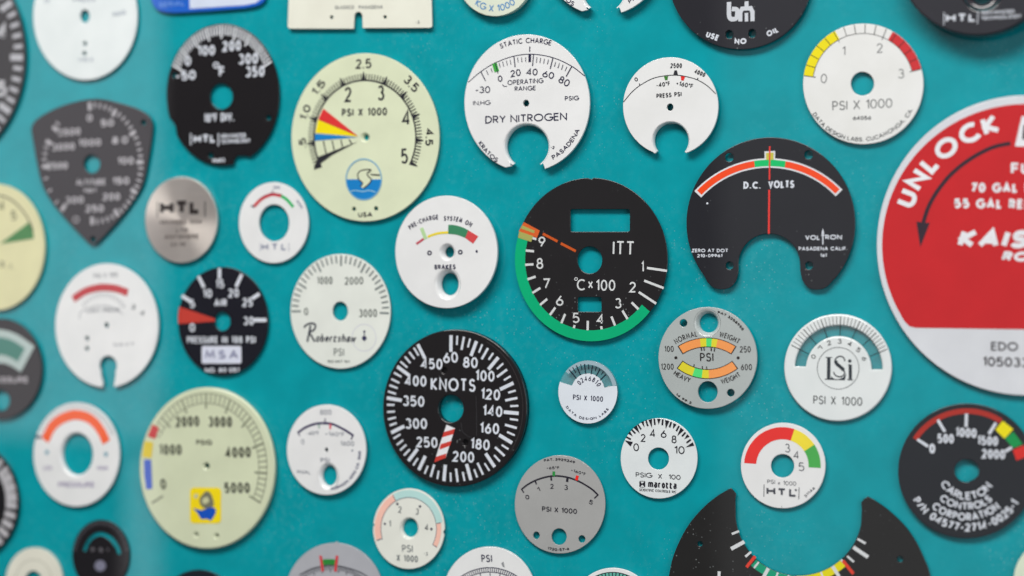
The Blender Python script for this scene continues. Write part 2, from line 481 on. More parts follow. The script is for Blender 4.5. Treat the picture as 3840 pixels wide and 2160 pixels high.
# ---- black thermometer dial with two bites out of its edge
d = Dial('thermometer_dial', 'black fahrenheit dial with bitten edges, white ticks and round hole, next to the steel disc', (570, 60, .41408), (130, 70, 1150, 1355), thick=1.0)
o_ = zarc(640, 712, 510, 642, 216, 281) + [(738, 1305), (770, 1266), (850, 1262), (885, 1276)] + zarc(640, 712, 510, 642, 301, 560) + [(190, 952), (213, 1000), (220, 1060)]
d.plate((28, 25, 28), o_, [d.hole(627, 727, 104, 118), d.hole(200, 535, 25), d.hole(1055, 920, 25), d.hole(530, 1262, 24)])
d.part('tick_marks', (226, 229, 238))
a0, a1 = d.ang((200, 452)), d.ang((1070, 420))
d.ticks(a0, a1, 40, .985, .84, 12.5, 5, .79, 16)
d.part('numerals', PALE, 2)
d.text('100', (415, 362), (572, 354), 92, 20).text('200', (640, 324), (808, 312), 95, 20).text('300', (785, 442), (962, 432), 98, 20)
d.text('350', (848, 556), (1020, 548), 98, 20).text('0', (300, 452), (355, 448), 86, 20).text('-50', (215, 588), (398, 574), 86, 20)
d.part('lettering', PALE, 2)
d.text('F', (608, 552), (662, 548), 95, 20).ring(582, 446, 22, 14).text('10*F DIV.', (472, 965), (745, 950), 78, 15)
d.text('HTL', (378, 1152), (578, 1146), 76, 22).line((352, 1062), (352, 1168), 12).line((604, 1062), (602, 1176), 12)
d.text('ADVANCED', (624, 1108), (850, 1100), 40, 9).text('TECHNOLOGY', (624, 1158), (892, 1146), 40, 9).text('19653', (545, 1332), (662, 1322), 38, 11)
d.done()

# ---- large cream dial, 4.5
d = Dial('pressure_dial', 'large pale green dial with red, yellow and blue wedges and a blue round bird emblem', (1070, 180, .41408), (55, 48, 1393, 1570), thick=1.2)
d.plate(CREAM, None, [d.hole(722, 808, 42, 44), d.hole(620, 1458, 19), d.hole(820, 1454, 20)])
d.dish(722, 808, 22, 25, 1.85, 1.0, CREAM)
A0, A1 = 209.5, -26.5; c0 = (722, 808)
d.part('scale_arc', INK).band(c0, 508, 522, A0, A1, .895)
d.part('tick_marks', INK, 2)
for i in range(81):
    a = A0 + (A1 - A0) * i / 80
    if i % 8: d.stroke([pc(c0, 515, a, .895), pc(c0, 575, a, .895)], 10)
    else: d.poly([pc(c0, 510, a + 2.6, .895), pc(c0, 510, a - 2.6, .895), pc(c0, 592, a - .4, .895), pc(c0, 592, a + .4, .895)])
d.part('numerals', INK, 2)
for t_, a, b, h in (('2.5', (638, 190), (780, 183), 88), ('3.5', (1065, 298), (1168, 410), 84), ('1.5', (280, 440), (372, 325), 78), ('1.0', (188, 662), (238, 532), 78),
                    ('.5', (192, 900), (186, 812), 76), ('4.5', (1272, 730), (1268, 885), 76)):
    d.text(t_, a, b, h, 15)
for t_, a, b, h in (('2', (538, 492), (602, 488), 138), ('3', (838, 478), (898, 474), 138), ('4', (1058, 704), (1132, 700), 138), ('5', (1050, 1050), (1112, 1047), 138)):
    d.text(t_, a, b, h, 19)
d.part('lettering', INK, 2).text('PSI X 1000', (512, 622), (922, 610), 72, 14).part('origin_mark', INK, 2).text('USA', (660, 1532), (790, 1530), 44, 10)
d.part('red_wedge', (208, 52, 52), 3).poly([(662, 800), (345, 548), (298, 648)])
d.part('yellow_wedge', (238, 212, 15), 3).poly([(660, 801), (297, 650), (274, 768)])
d.part('blue_wedge', (22, 122, 190), 3).poly([(655, 808), (270, 775), (268, 840)])
d.part('hatching', INK, 4).poly([(658, 846), (420, 972), (258, 1092), (296, 988)])
for a, b in (((345, 842), (378, 985)), ((425, 838), (450, 950)), ((505, 832), (522, 908)), ((580, 828), (602, 868))): d.line(a, b, 11)
d.part('emblem', (22, 122, 190), 3).poly(zarc(712, 1190, 158, 182, 180, 360)).part('emblem_ring', (112, 165, 195), 4).ring(712, 1190, 186, 14, 186)
d.parts[('emblem_ring', (112, 165, 195), 4)]['v'].clear(); d.parts[('emblem_ring', (112, 165, 195), 4)]['f'].clear()
d.stroke(zarc(712, 1190, 160, 184, 0, 360, 50), 12)
d.part('emblem_figure', CREAM, 5).poly(smooth([(690, 1255), (705, 1220), (665, 1180), (660, 1140), (690, 1108), (775, 1100), (748, 1130), (752, 1165), (778, 1195), (755, 1235), (715, 1268)], True))
d.part('emblem_outline', INK, 6).stroke(smooth([(680, 1255), (702, 1225), (665, 1185), (660, 1140), (690, 1110), (775, 1102), (745, 1135), (755, 1165), (780, 1190), (760, 1230), (712, 1270)]), 11)
d.line((775, 1145), (858, 1150), 10)
d.part('emblem_wave', (150, 195, 210), 5).stroke(smooth([(590, 1300), (640, 1290), (700, 1300), (760, 1290), (820, 1305)]), 8)
d.done()

# ---- crescent shaped nitrogen dials (two alike, one cut by the top of the view)
def nitrogen(ctx, label, group):
    d = Dial('nitrogen_dial', label, ctx, (100, 118, 1235, 1362), thick=1.3, gap=3.2, group=group)
    c = (667, 740); k = 1.10
    ic, irx, iry = (663, 1132), 190, 192
    a_r = -69
    out = zarc(*c, 567, 622, -73.5, 250) + [(500, 1318), (530, 1308), (534, 1300)]
    inner = zarc(*ic, irx * k, iry * k, 226, -47)
    out2 = out[:-1] + [(512, 1300)] + inner + [(815, 1295), (822, 1312)]
    d.plate(WHITE, out2, [d.hole(658, 742, 28, 31)])
    d.dish(*ic, irx, iry, k, 1.0, WHITE, -52, 233, name='rolled_edge')
    d.part('scale_arc', NAVY).stroke(smooth([(135, 552), (250, 455), (380, 376), (550, 315), (720, 298), (905, 330), (1070, 405), (1190, 495)]), 8)
    d.part('tick_marks', NAVY, 3)
    for a, b in (((250, 455), (293, 540)), ((380, 375), (405, 470)), ((550, 315), (560, 415)), ((727, 300), (718, 405)), ((903, 330), (878, 432)), ((1075, 405), (1022, 500)), ((694, 228), (692, 276))):
        d.line(a, b, 9)
    d.line((693, 300), (692, 368), 24)
    for a, b in (((300, 445), (318, 485)), ((342, 425), (355, 462)), ((415, 375), (425, 418)), ((448, 365), (457, 410)), ((482, 355), (490, 400)), ((515, 348), (523, 392)),
                 ((583, 328), (588, 372)), ((618, 325), (622, 370)), ((655, 325), (657, 368)), ((758, 325), (753, 375)), ((792, 330), (785, 378)), ((827, 338), (818, 383)),
                 ((863, 345), (852, 390)), ((928, 368), (915, 412)), ((962, 378), (948, 425)), ((995, 392), (980, 438)), ((1030, 410), (1012, 452))): d.line(a, b, 6)
    d.part('green_band', (62, 160, 62), 2).poly([(352, 390), (392, 372), (416, 450), (374, 462)])
    d.part('numerals', NAVY, 2)
    d.text('0', (408, 552), (450, 542), 58, 10).text('20', (522, 508), (614, 492), 64, 10).text('40', (660, 488), (762, 491), 62, 10)
    d.text('60', (802, 502), (905, 526), 62, 10).text('80', (945, 548), (1035, 598), 66, 10).text('-30', (200, 652), (334, 648), 62, 9).text('-2', (880, 1152), (915, 1157), 28, 6)
    d.part('lettering', NAVY, 2).arctext('STATIC CHARGE', (700, 1010), (430, 250), (885, 222), 48, 8)
    d.text('OPERATING', (492, 578), (815, 558), 45, 7).text('RANGE', (556, 632), (748, 624), 42, 7).text('IN.HG', (180, 762), (335, 756), 42, 6).text('PSIG', (1010, 720), (1137, 714), 42, 7)
    d.text('DRY NITROGEN', (290, 927), (1030, 895), 70, 11)
    d.stroke([(445, 572), (458, 588), (486, 590)], 7)
    d.arctext('KRATOS', c, (226, 1105), (392, 1280), 42, 8, False).arctext('PASADENA', c, (905, 1255), (1148, 985), 42, 8, False)
    d.done()
NG = 'crescent nitrogen gauge dials'
nitrogen((1700, 80, .41408), 'white crescent dial reading DRY NITROGEN with a green mark on its arc', NG)
nitrogen((1986, -506, .41408), 'white crescent dial whose two pointed tips hang down from the top edge of the picture', NG)

# ---- crescent 2500
K = (2300, 180, .34507)
d = Dial('press_dial', 'small white crescent dial reading PRESS PSI with green, black and red markers', K, (105, 100, 1140, 1170), thick=1.3, gap=3.2)
c = (622, 635); k = 1.10; ic = (622, 1003)
out = zarc(*c, 517, 535, -71, 248) + [(450, 1148), (464, 1138), (468, 1122)] + zarc(*ic, 186 * k, 188 * k, 213, -33) + [(782, 1118), (778, 1132)]
d.plate((224, 225, 220), out, [d.hole(616, 643, 36, 39)])
d.dish(*ic, 186, 188, k, 1.0, (224, 225, 220), -38, 218, name='rolled_edge')
d.part('scale_arc', INK).stroke(smooth([(110, 588), (195, 487), (285, 410), (420, 335), (550, 303), (680, 295), (790, 310), (910, 345), (1020, 410), (1115, 500)]), 9)
d.line((292, 408), (282, 385), 11).line((913, 350), (921, 325), 11)
d.part('black_marker', INK, 2).poly([(666, 243), (692, 243), (704, 298), (652, 298)])
d.part('green_marker', (62, 120, 48), 2).poly([(550, 308), (596, 306), (587, 350), (564, 350)])
d.part('red_marker', (215, 40, 35), 2).poly([(733, 305), (780, 314), (763, 355), (739, 352)])
d.part('numerals', INK, 2).text('2500', (620, 218), (745, 219), 54, 10).text('4000', (876, 272), (988, 318), 50, 10).text('0', (245, 370), (275, 350), 46, 9)
d.text('-40*F', (468, 430), (620, 408), 48, 9).text('+160*F', (680, 404), (862, 440), 48, 9)
d.part('lettering', INK, 2).text('PRESS PSI', (470, 547), (743, 524), 50, 10)
d.done()

# ---- brakes
d = Dial('brakes_dial', 'white round dial reading BRAKES with two dished holes', (1440, 700, .34507), (122, 98, 1230, 1320), thick=1.6, gap=4.6)
d.plate(WHITE, None, [d.hole(687, 710, 88, 96), d.hole(690, 1058, 142, 178)])
d.dish(687, 710, 52, 59, 1.68, 1.7, WHITE); d.dish(690, 1058, 95, 122, 1.48, 1.7, WHITE)
d.part('pale_green_mark', (172, 205, 150), 2).poly([(390, 455), (426, 443), (472, 560), (438, 578)])
d.part('red_strip', (185, 75, 88), 2).poly([(345, 612), (425, 558), (440, 577), (360, 632)])
d.part('yellow_band', (225, 205, 50), 2).stroke(smooth([(476, 545), (540, 520), (610, 503), (697, 498)]), 26)
d.part('green_band', (60, 128, 92), 2).poly(smooth([(700, 413), (770, 418), (850, 440), (917, 473)]) + smooth([(883, 556), (800, 525), (697, 512)]))
d.part('red_band', (205, 72, 75), 2).poly([(917, 474), (1026, 540), (968, 620), (884, 556)])
d.part('lettering', NAVY, 2).arctext('PRE-CHARGE', (625, 958), (288, 472), (594, 358), 54, 11).arctext('SYSTEM ON', (625, 958), (650, 372), (942, 440), 54, 11)
d.text('BRAKES', (550, 900), (780, 896), 52, 12)
d.part('rings', NAVY, 2).ring(495, 720, 19, 15).ring(830, 712, 19, 15).dot(1008, 703, 12, 15)
d.done()

# ---- knots
d = Dial('airspeed_dial', 'thick black dial reading KNOTS with a red and white striped pointer mark', (1400, 1220, .41408), (85, 38, 1390, 1463), thick=3.0, gap=0.6, pads=False)
d.plate((34, 31, 33), None, [d.hole(700, 755, 113, 125), d.hole(640, 408, 26, 28), d.hole(835, 1062, 26, 28)], specks=.05, bevel=.3)
d.plate((24, 22, 24), None, [d.hole(700, 755, 113, 125)], name='back_plate', z0=.0003, z1=.0016)
d.part('rim_highlight', (60, 55, 56), 1).stroke(zarc(737, 750, 618, 680, 62, -35), 5)  # flat pale line: the rim's highlight painted along its right side
d.part('inscribed_lines', (60, 60, 62), 1).stroke(smooth([(930, 640), (935, 800), (935, 1000)]), 4).stroke(smooth([(795, 880), (808, 960), (860, 1005), (890, 1012)]), 4)
d.part('tick_marks', PALE, 2)
for a, b in (((705, 90), (703, 240)), ((935, 143), (885, 277)), ((1133, 290), (1042, 400)), ((1270, 522), (1148, 580)), ((1317, 797), (1182, 785)), ((1258, 1065), (1140, 993)), ((1100, 1283), (1018, 1160)),
             ((885, 1402), (845, 1255)), ((640, 1410), (653, 1263)), ((412, 1310), (472, 1183)), ((318, 1228), (402, 1118)), ((163, 972), (282, 913)), ((123, 657), (258, 680)), ((217, 373), (330, 457)), ((403, 172), (470, 302))):
    d.line(a, b, 32)
for a, b in (((822, 103), (800, 222)), ((1040, 206), (982, 307)), ((1212, 400), (1120, 468)), ((1305, 657), (1196, 680)), ((1300, 930), (1193, 900)), ((1190, 1182), (1103, 1103)), ((995, 1352), (944, 1245)), ((765, 1418), (750, 1297)), ((520, 1372), (553, 1260))):
    d.line(a, b, 22)
for a, b in (((761, 94), (757, 177)), ((878, 120), (857, 200)), ((988, 172), (957, 247)), ((1087, 250), (1045, 312)), ((1177, 345), (1120, 396)), ((1245, 460), (1183, 497)), ((1290, 590), (1222, 610)), ((1314, 728), (1240, 732)),
             ((1311, 858), (1238, 848)), ((1282, 996), (1212, 965)), ((1225, 1122), (1163, 1082)), ((1147, 1232), (1095, 1175)), ((1052, 1317), (1008, 1248)), ((941, 1377), (914, 1303)), ((828, 1410), (810, 1328)), ((703, 1416), (700, 1333)),
             ((580, 1392), (593, 1316)), ((465, 1344), (495, 1272)), ((362, 1268), (404, 1203)), ((278, 1178), (331, 1123)), ((244, 1131), (299, 1081)), ((214, 1082), (271, 1038)), ((184, 1026), (247, 986)), ((149, 907), (212, 884)),
             ((134, 851), (205, 834)), ((127, 785), (197, 780)), ((124, 719), (193, 721)), ((134, 598), (206, 621)), ((147, 541), (221, 570)), ((164, 485), (236, 521)), ((189, 429), (256, 467)), ((247, 328), (309, 382)), ((286, 283), (337, 342)),
             ((325, 241), (374, 304)), ((367, 203), (411, 274))):
    d.line(a, b, 18)
d.part('numerals', PALE, 3)
for t_, a, b in (('60', (635, 343), (770, 338)), ('80', (813, 383), (946, 389)), ('100', (924, 503), (1098, 512)), ('120', (972, 668), (1148, 682)), ('140', (990, 820), (1168, 833)), ('160', (965, 978), (1140, 988)), ('180', (878, 1118), (1053, 1136)),
                 ('200', (718, 1234), (914, 1246)), ('250', (390, 1104), (583, 1112)), ('300', (292, 938), (489, 940)), ('350', (268, 730), (463, 740)), ('400', (287, 548), (482, 556)), ('450', (433, 394), (627, 402))):
    d.text(t_, a, b, 99, 18)
d.part('lettering', PALE, 3).text('KNOTS', (520, 588), (926, 604), 118, 19)
d.part('pointer_mark', (222, 222, 226), 2).poly([(664, 900), (740, 933), (655, 1200), (553, 1240), (612, 1050)])
d.part('red_stripes', (196, 62, 54), 3).poly([(640, 966), (739, 936), (726, 985), (625, 1014)]).poly([(612, 1076), (710, 1045), (695, 1090), (599, 1126)]).poly([(569, 1190), (664, 1160), (655, 1200), (553, 1240)])
d.done()

# ---- pink and blue rimmed dial
d = Dial('pastel_rim_dial', 'cream dial with pale pink and pale blue rim bands and the numbers 1 to 4', (1380, 1820, .22084), (85, 55, 1298, 1420), thick=1.0, gap=1.4)
def nt(a):
    p = d.pol(1, a); q = d.pol(.955, a); return [d.pol(1, a - 2.6), q, d.pol(1, a + 2.6)]
o_ = zarc(*d.c, d.rx, d.ry, 175 + 5.0, 360 - 4.5 - 2.6, 60)
o_ = [d.pol(1, a) for a in range(-1, 171, 3)] + [d.pol(1, 172.2), d.pol(.955, 174.5), d.pol(1, 177)] + [d.pol(1, a) for a in range(180, 354, 3)] + [d.pol(.96, -4.6)]
d.plate((219, 220, 211), o_, [d.hole(700, 730, 160, 190)])
d.dish(702, 728, 127, 155, 1.24, .9, (219, 220, 211))
c4 = (692, 738); A_ = .885
d.part('pink_band', (245, 184, 168), 1).band(c4, 535, 655, 117, 197, A_).band(c4, 530, 625, 9, -29.5, A_)
d.part('blue_band', (176, 212, 208), 1).band(c4, 535, 660, 117, 10, A_)
d.part('band_outline', (70, 75, 100), 2).stroke(zarc(*c4, 533 * A_, 533, 200, -30, 60), 9)
for a in (198, 118, 9.5, -30): d.line(pc(c4, 530, a, A_), pc(c4, 650 if a > 50 else 625, a, A_), 11)
d.part('numerals', (90, 95, 98), 2).text('1', (358, 700), (390, 702), 105, 16).text('2', (515, 462), (570, 468), 108, 15).text('3', (805, 495), (860, 503), 108, 15).text('4', (966, 762), (1025, 768), 104, 16)
d.part('lettering', (95, 102, 106), 2).text('PSI', (582, 1132), (762, 1136), 122, 16).text('X 1000', (488, 1282), (848, 1308), 112, 18).text('-3', (950, 1185), (1015, 1190), 56, 9)
d.part('dots', (36, 34, 62), 2).dot(500, 315, 20, 22).dot(883, 358, 20, 22).dot(288, 655, 18, 20).dot(1078, 742, 20, 22)
d.done()

# ---- ITT
d = Dial('temperature_dial', 'black dial reading ITT with a broad green rim band and two rectangular cut-outs', (1900, 650, .44168), (68, 38, 1365, 1428), thick=0.9, gap=1.8)
o_ = zarc(717, 733, 648, 695, 87, -269, 120)[:-1]
o_ = zarc(717, 733, 648, 695, 88.2, -268.2 + 1.0, 120) + [(722, 50)]
d.plate((38, 36, 38), o_, [d.hole(705, 736, 106, 116), rrect(540, 304, 1045, 496, 18), rrect(602, 1050, 804, 1176, 18)], specks=.1)
d.part('green_band', (2, 165, 112), 1).band((717, 733), 600, 693, -39.5, -195.7, .9325)
d.part('orange_patch', (205, 92, 42), 2).poly([(147, 414), (282, 486), (258, 548), (104, 490)])
d.part('olive_patch', (160, 160, 88), 3).poly([(134, 442), (240, 488), (232, 508), (120, 468)]).poly([(108, 492), (226, 533), (210, 582), (98, 546)])
d.part('orange_dashes', (190, 82, 32), 2).line((308, 513), (433, 578), 22).line((460, 594), (588, 661), 22)
d.part('tick_marks', (205, 207, 208), 2)
for a, b in (((218, 548), (253, 560)), ((163, 655), (233, 662)), ((158, 777), (228, 772)), ((178, 900), (247, 877)), ((220, 1015), (287, 973)), ((285, 1117), (345, 1066)), ((368, 1202), (414, 1139)), ((465, 1272), (497, 1194)),
             ((578, 1288), (570, 1314)), ((690, 1252), (688, 1332)), ((803, 1298), (808, 1324)), ((890, 1215), (921, 1292)), ((983, 1165), (1027, 1237)), ((1062, 1096), (1120, 1154)), ((1192, 803), (1362, 828)), ((1168, 911), (1333, 974)), ((1122, 1008), (1270, 1106))):
    d.line(a, b, 20)
d.part('numerals', (205, 207, 208), 2)
for t_, a, b, h in (('9', (275, 627), (333, 622), 88), ('8', (255, 813), (313, 810), 94), ('7', (310, 980), (370, 978), 88), ('6', (421, 1126), (483, 1124), 90), ('5', (560, 1270), (618, 1272), 88), ('4', (765, 1279), (823, 1281), 84),
                    ('3', (920, 1148), (976, 1147), 88), ('2', (1042, 1012), (1099, 1012), 90), ('1', (1144, 838), (1166, 838), 90), ('100', (758, 997), (923, 998), 94)):
    d.text(t_, a, b, h, 13)
d.part('lettering', (205, 207, 208), 2).text('ITT', (900, 692), (1084, 696), 118, 15).text('C', (597, 994), (664, 994), 96, 13).text('X', (692, 978), (733, 978), 64, 12).ring(590, 897, 12, 6)
d.done()

# ---- DC volts
d = Dial('voltmeter_dial', 'large black horseshoe dial reading D.C. VOLTS with a thin red centre line', (2540, 480, .48309), (70, 72, 1380, 1404), thick=1.0, gap=1.8)
o_ = zarc(725, 738, 655, 666, -41, 217) + smooth([(215, 1162), (240, 1205), (285, 1240), (345, 1252), (408, 1238), (452, 1190), (470, 1130), (474, 1085)]) + zarc(712, 1062, 240, 242, 178, 2) + smooth([(953, 1110), (972, 1185), (1018, 1240), (1085, 1255), (1150, 1240), (1198, 1195), (1216, 1172)])
d.plate((40, 40, 46), o_, [d.hole(403, 228, 34), d.hole(1018, 208, 34), d.hole(405, 1068, 31), d.hole(1022, 1068, 31)], specks=.06)
cc = (712, 1035)
d.part('white_outline', (212, 214, 218), 1).band(cc, 727, 800, 137.0, 44.0, .99).poly([(676, 182), (760, 178), (758, 245), (679, 247)])
d.part('red_band', (255, 72, 28), 2).band(cc, 739, 788, 135.7, 98.6, .99).band(cc, 739, 788, 80.4, 45.3, .99)
d.part('green_band', (8, 182, 100), 2).band(cc, 739, 788, 98.6, 80.4, .99)
d.part('yellow_tab', (190, 182, 70), 3).poly([(688, 194), (748, 190), (747, 246), (690, 248)])
d.part('centre_line', (225, 58, 52), 4).line((718, 142), (716, 402), 11).line((714, 480), (711, 820), 14)
d.part('lettering', PALE, 2).text('D.C.', (513, 472), (648, 472), 56, 14).text('VOLTS', (706, 468), (908, 466), 60, 15).dot(233, 585, 8)
d.text('ZERO AT DOT', (112, 965), (395, 965), 28, 6.5).text('210-09961', (155, 1005), (350, 1003), 26, 6.5).text('VOL', (992, 868), (1108, 870), 37, 8).text('RON', (1148, 866), (1278, 866), 37, 8)
d.line((1130, 815), (1130, 905), 9).poly([(1119, 822), (1130, 778), (1141, 822)]).line((1117, 833), (1145, 833), 7).text('PASADENA CALIF.', (942, 952), (1320, 950), 29, 6.5).text('161', (1110, 1001), (1160, 1001), 26, 7)
d.done()

# ---- weight metal
GM = (166, 172, 171)
d = Dial('brake_weight_dial', 'grey metal disc with orange, yellow and green bands reading NORMAL WEIGHT and HEAVY WEIGHT', (2440, 1120, .28986), (100, 108, 1375, 1425), thick=1.2, gap=2.6)
d.plate(GM, None, [d.hole(733, 315, 172, 178), d.hole(738, 1205, 128, 137), d.hole(423, 315, 50), d.hole(1035, 1218, 50)], rough=.5)
d.dish(733, 315, 119, 124, 1.43, 1.5, (178, 184, 183), rough=.28)
c1, c2 = (728, 1222), (737, 378)
d.part('band_outline', (45, 35, 35), 1).band(c1, 594, 719, 122.4, 57.2, .985).band(c2, 534, 661, 232.2, 307.4, .985)
def ax(c, r, x): return math.degrees(math.acos((x - c[0]) / r))
d.part('orange_band', (255, 150, 84), 2).band(c1, 604, 709, 121.2, ax(c1, 657, 643), .985).band(c1, 604, 709, ax(c1, 657, 858), 58.4, .985).band(c2, 544, 651, 360 - ax(c2, 598, 752), 306.2, .985)
d.part('yellow_band', (216, 204, 52), 2).band(c1, 604, 709, ax(c1, 657, 643), ax(c1, 657, 720), .985).band(c1, 604, 709, ax(c1, 657, 790), ax(c1, 657, 858), .985)
d.band(c2, 544, 651, 233.4, 360 - ax(c2, 598, 553), .985).band(c2, 544, 651, 360 - ax(c2, 598, 667), 360 - ax(c2, 598, 752), .985)
d.part('green_band', (82, 212, 120), 2).band(c1, 604, 709, ax(c1, 657, 720), ax(c1, 657, 790), .985).band(c2, 544, 651, 360 - ax(c2, 598, 553), 360 - ax(c2, 598, 667), .985)
d.part('tick_marks', (45, 38, 38), 2)
for a, b in (((655, 632), (660, 674)), ((688, 630), (695, 672)), ((785, 635), (784, 678)), ((828, 642), (822, 684))): d.line(a, b, 16)
for a, b in (((565, 848), (558, 888)), ((668, 872), (670, 908)), ((722, 878), (728, 912))): d.line(a, b, 13)
d.part('numerals', (45, 40, 40), 2).text('100', (180, 688), (299, 688), 78, 10).text('250', (1155, 695), (1296, 695), 80, 10).text('1200', (135, 918), (298, 918), 80, 10).text('600', (1168, 925), (1311, 925), 80, 10)
d.part('lettering', (45, 40, 40), 2).arctext('NORMAL', c1, (330, 592), (607, 488), 72, 10).arctext('WEIGHT', c1, (884, 492), (1130, 588), 70, 10).text('PSI', (640, 813), (814, 812), 112, 16)
d.arctext('HEAVY', c2, (290, 978), (502, 1086), 66, 10, False).arctext('WEIGHT', c2, (920, 1104), (1172, 1000), 66, 10, False)
d.arctext('PAT 3258955', (737, 766), (865, 190), (1186, 418), 34, 9).arctext('14 99 2', (737, 766), (322, 1242), (524, 1365), 32, 9, False).dot(327, 763, 20).dot(1132, 765, 20)
d.done()

# ---- LSi
d = Dial('arc_window_dial', 'thick white disc with an arched clear window above a circled LSi monogram', (2920, 1160, .30366), (65, 58, 1395, 1385), thick=1.5, gap=.5, pads=False)
cw = (738, 742)
win = zarc(*cw, 541, 541, 176, 0) + zarc(*cw, 407, 412, 0, 174.8)
d.plate((216, 222, 222), None, [win], bevel=.45)
wi2 = zarc(*cw, 539, 539, 175.8, .2) + zarc(*cw, 409, 414, .2, 174.6)
d.plate((190, 205, 205), wi2, kind='clear', rough=.07, name='clear_window', z0=.0009, z1=.00128, bevel=.05)
d.part('tick_marks', (40, 44, 46), 2)
for i in range(31):
    a = 152.6 + (22.6 - 152.6) * i / 30
    d.stroke([pc(cw, 655, a), pc(cw, (415 if i % 5 == 0 else 548), a)], 10 if i % 5 == 0 else 6)
d.part('numerals', (60, 62, 64), 2)
for i, ch in enumerate('0123456'):
    a = 152.6 - 130 * i / 6; q = 3.4 if ch != '1' else 2
    d.arctext(ch, cw, pc(cw, 318, a + 4.5), pc(cw, 318, a - 4.5), 58, 9)
d.part('lettering', (60, 62, 64), 2).text('PSI X 1000', (428, 1167), (1032, 1192), 104, 11)
d.part('monogram', (50, 56, 62), 2).ring(735, 727, 258, 6).line((620, 596), (617, 858), 42).line((578, 592), (662, 594), 9).line((572, 862), (818, 869), 11)
d.poly([(640, 865), (700, 866), (648, 830)]).poly([(735, 866), (818, 868), (836, 792), (800, 840)])
d.stroke(smooth([(818, 640), (806, 600), (770, 580), (730, 588), (700, 620), (703, 665), (745, 705), (795, 740), (815, 785), (795, 820), (745, 832), (700, 812), (678, 775)]), 15)
d.stroke(smooth([(702, 635), (720, 675), (765, 712), (806, 752)]), 42)
d.line((884, 684), (886, 862), 40).line((856, 688), (884, 680), 9).line((846, 868), (916, 872), 11).dot(878, 637, 21)
d.done()

# ---- small clear topped dial
d = Dial('clear_top_dial', 'smallest white dial with a clear top arch and short black ticks, reading PSI X 1000', (2080, 1340, .17253), (80, 65, 1365, 1440), thick=1.6, gap=0.6)
d.plate((185, 205, 210), None, kind='clear', rough=.13, name='clear_disc', bevel=.2)
wl = zarc(722, 752, 640, 684, 161, 372 - 1) + [(1240, 625), (1085, 660)] + zarc(725, 730, 360, 380, 11, 162)[1:-1] + [(375, 615), (150, 545)]
d.part('white_face', (212, 218, 226), 1).poly(wl)
d.part('rim_band', (150, 172, 182), 1, 'ink').band((722, 752), 592, 680, 139, 12, .935)
d.part('tick_marks', (22, 32, 48), 2)
for a, b, w_ in (((315, 268), (478, 460), 26), ((392, 215), (460, 335), 20), ((472, 178), (567, 392), 26), ((565, 150), (597, 272), 20), ((650, 142), (676, 362), 26), ((740, 148), (740, 265), 20), ((825, 175), (795, 370), 26), ((910, 205), (880, 297), 20),
                 ((988, 250), (905, 412), 26), ((1062, 305), (1015, 378), 20), ((1118, 372), (990, 497), 26)): d.line(a, b, w_)
d.part('numerals', NAVY, 2).arctext('0246810', (725, 740), pc((725, 740), 208, 143), pc((725, 740), 225, 24), 112, 18)
d.part('lettering', NAVY, 2).text('PSI X 1000', (398, 922), (1052, 968), 118, 20).arctext('DATA DESIGN LABS', (722, 752), (240, 1080), (1182, 1130), 56, 13, False)
d.done()

# ---- marotta
d = Dial('wedge_tick_dial', 'white metal disc with black wedge ticks, numbered 0 to 10, reading PSIG X 100', (2310, 1550, .22084), (78, 82, 1382, 1448), thick=0.7, gap=1.3)
d.plate((214, 219, 226), None, [d.hole(720, 770, 178, 188)], rough=.35)
d.part('tick_marks', (34, 32, 40), 2)
for t_ in (((146, 456), (288, 485), (248, 562)), ((297, 243), (353, 198), (405, 342)), ((552, 112), (612, 94), (611, 250)), ((836, 112), (907, 130), (845, 264)), ((1100, 238), (1157, 285), (1042, 382)), ((1305, 488), (1330, 548), (1183, 577)),
           ((205, 345), (240, 303), (288, 393)), ((428, 150), (472, 130), (484, 242)), ((698, 92), (758, 95), (725, 192)), ((973, 165), (1030, 188), (970, 264)), ((1212, 350), (1251, 395), (1160, 438))): d.poly(t_)
for a, b in (((175, 400), (254, 441)), ((264, 273), (331, 341)), ((372, 188), (426, 272)), ((509, 115), (541, 217)), ((650, 90), (662, 195)), ((796, 100), (787, 202)), ((940, 145), (910, 236)), ((1072, 213), (1024, 302)), ((1182, 323), (1120, 390)), ((1272, 443), (1199, 499))): d.line(a, b, 30)
d.part('numerals', (38, 36, 44), 2)
for t_, a, b in (('0', (298, 642), (394, 641)), ('2', (422, 484), (507, 484)), ('4', (580, 406), (672, 403)), ('6', (762, 414), (860, 414)), ('8', (944, 507), (1030, 509)), ('10', (992, 688), (1167, 692))): d.text(t_, a, b, 134, 18)
d.part('lettering', (38, 36, 44), 2).text('PSIG', (336, 1082), (612, 1094), 84, 12).text('X', (716, 1108), (784, 1110), 82, 12).text('100', (892, 1116), (1097, 1130), 82, 12)
d.text('marotta', (545, 1258), (1030, 1288), 104, 25).text('SCIENTIFIC CONTROLS INC', (398, 1318), (1024, 1358), 46, 8)
d.part('emblem', (38, 36, 44), 2).poly([(398, 1152), (446, 1202), (398, 1243)]).poly([(498, 1155), (450, 1203), (496, 1252)]).line((412, 1150), (488, 1152), 8).line((408, 1250), (482, 1254), 8).line((405, 1152), (492, 1250), 7).line((490, 1155), (402, 1250), 7)
d.done()

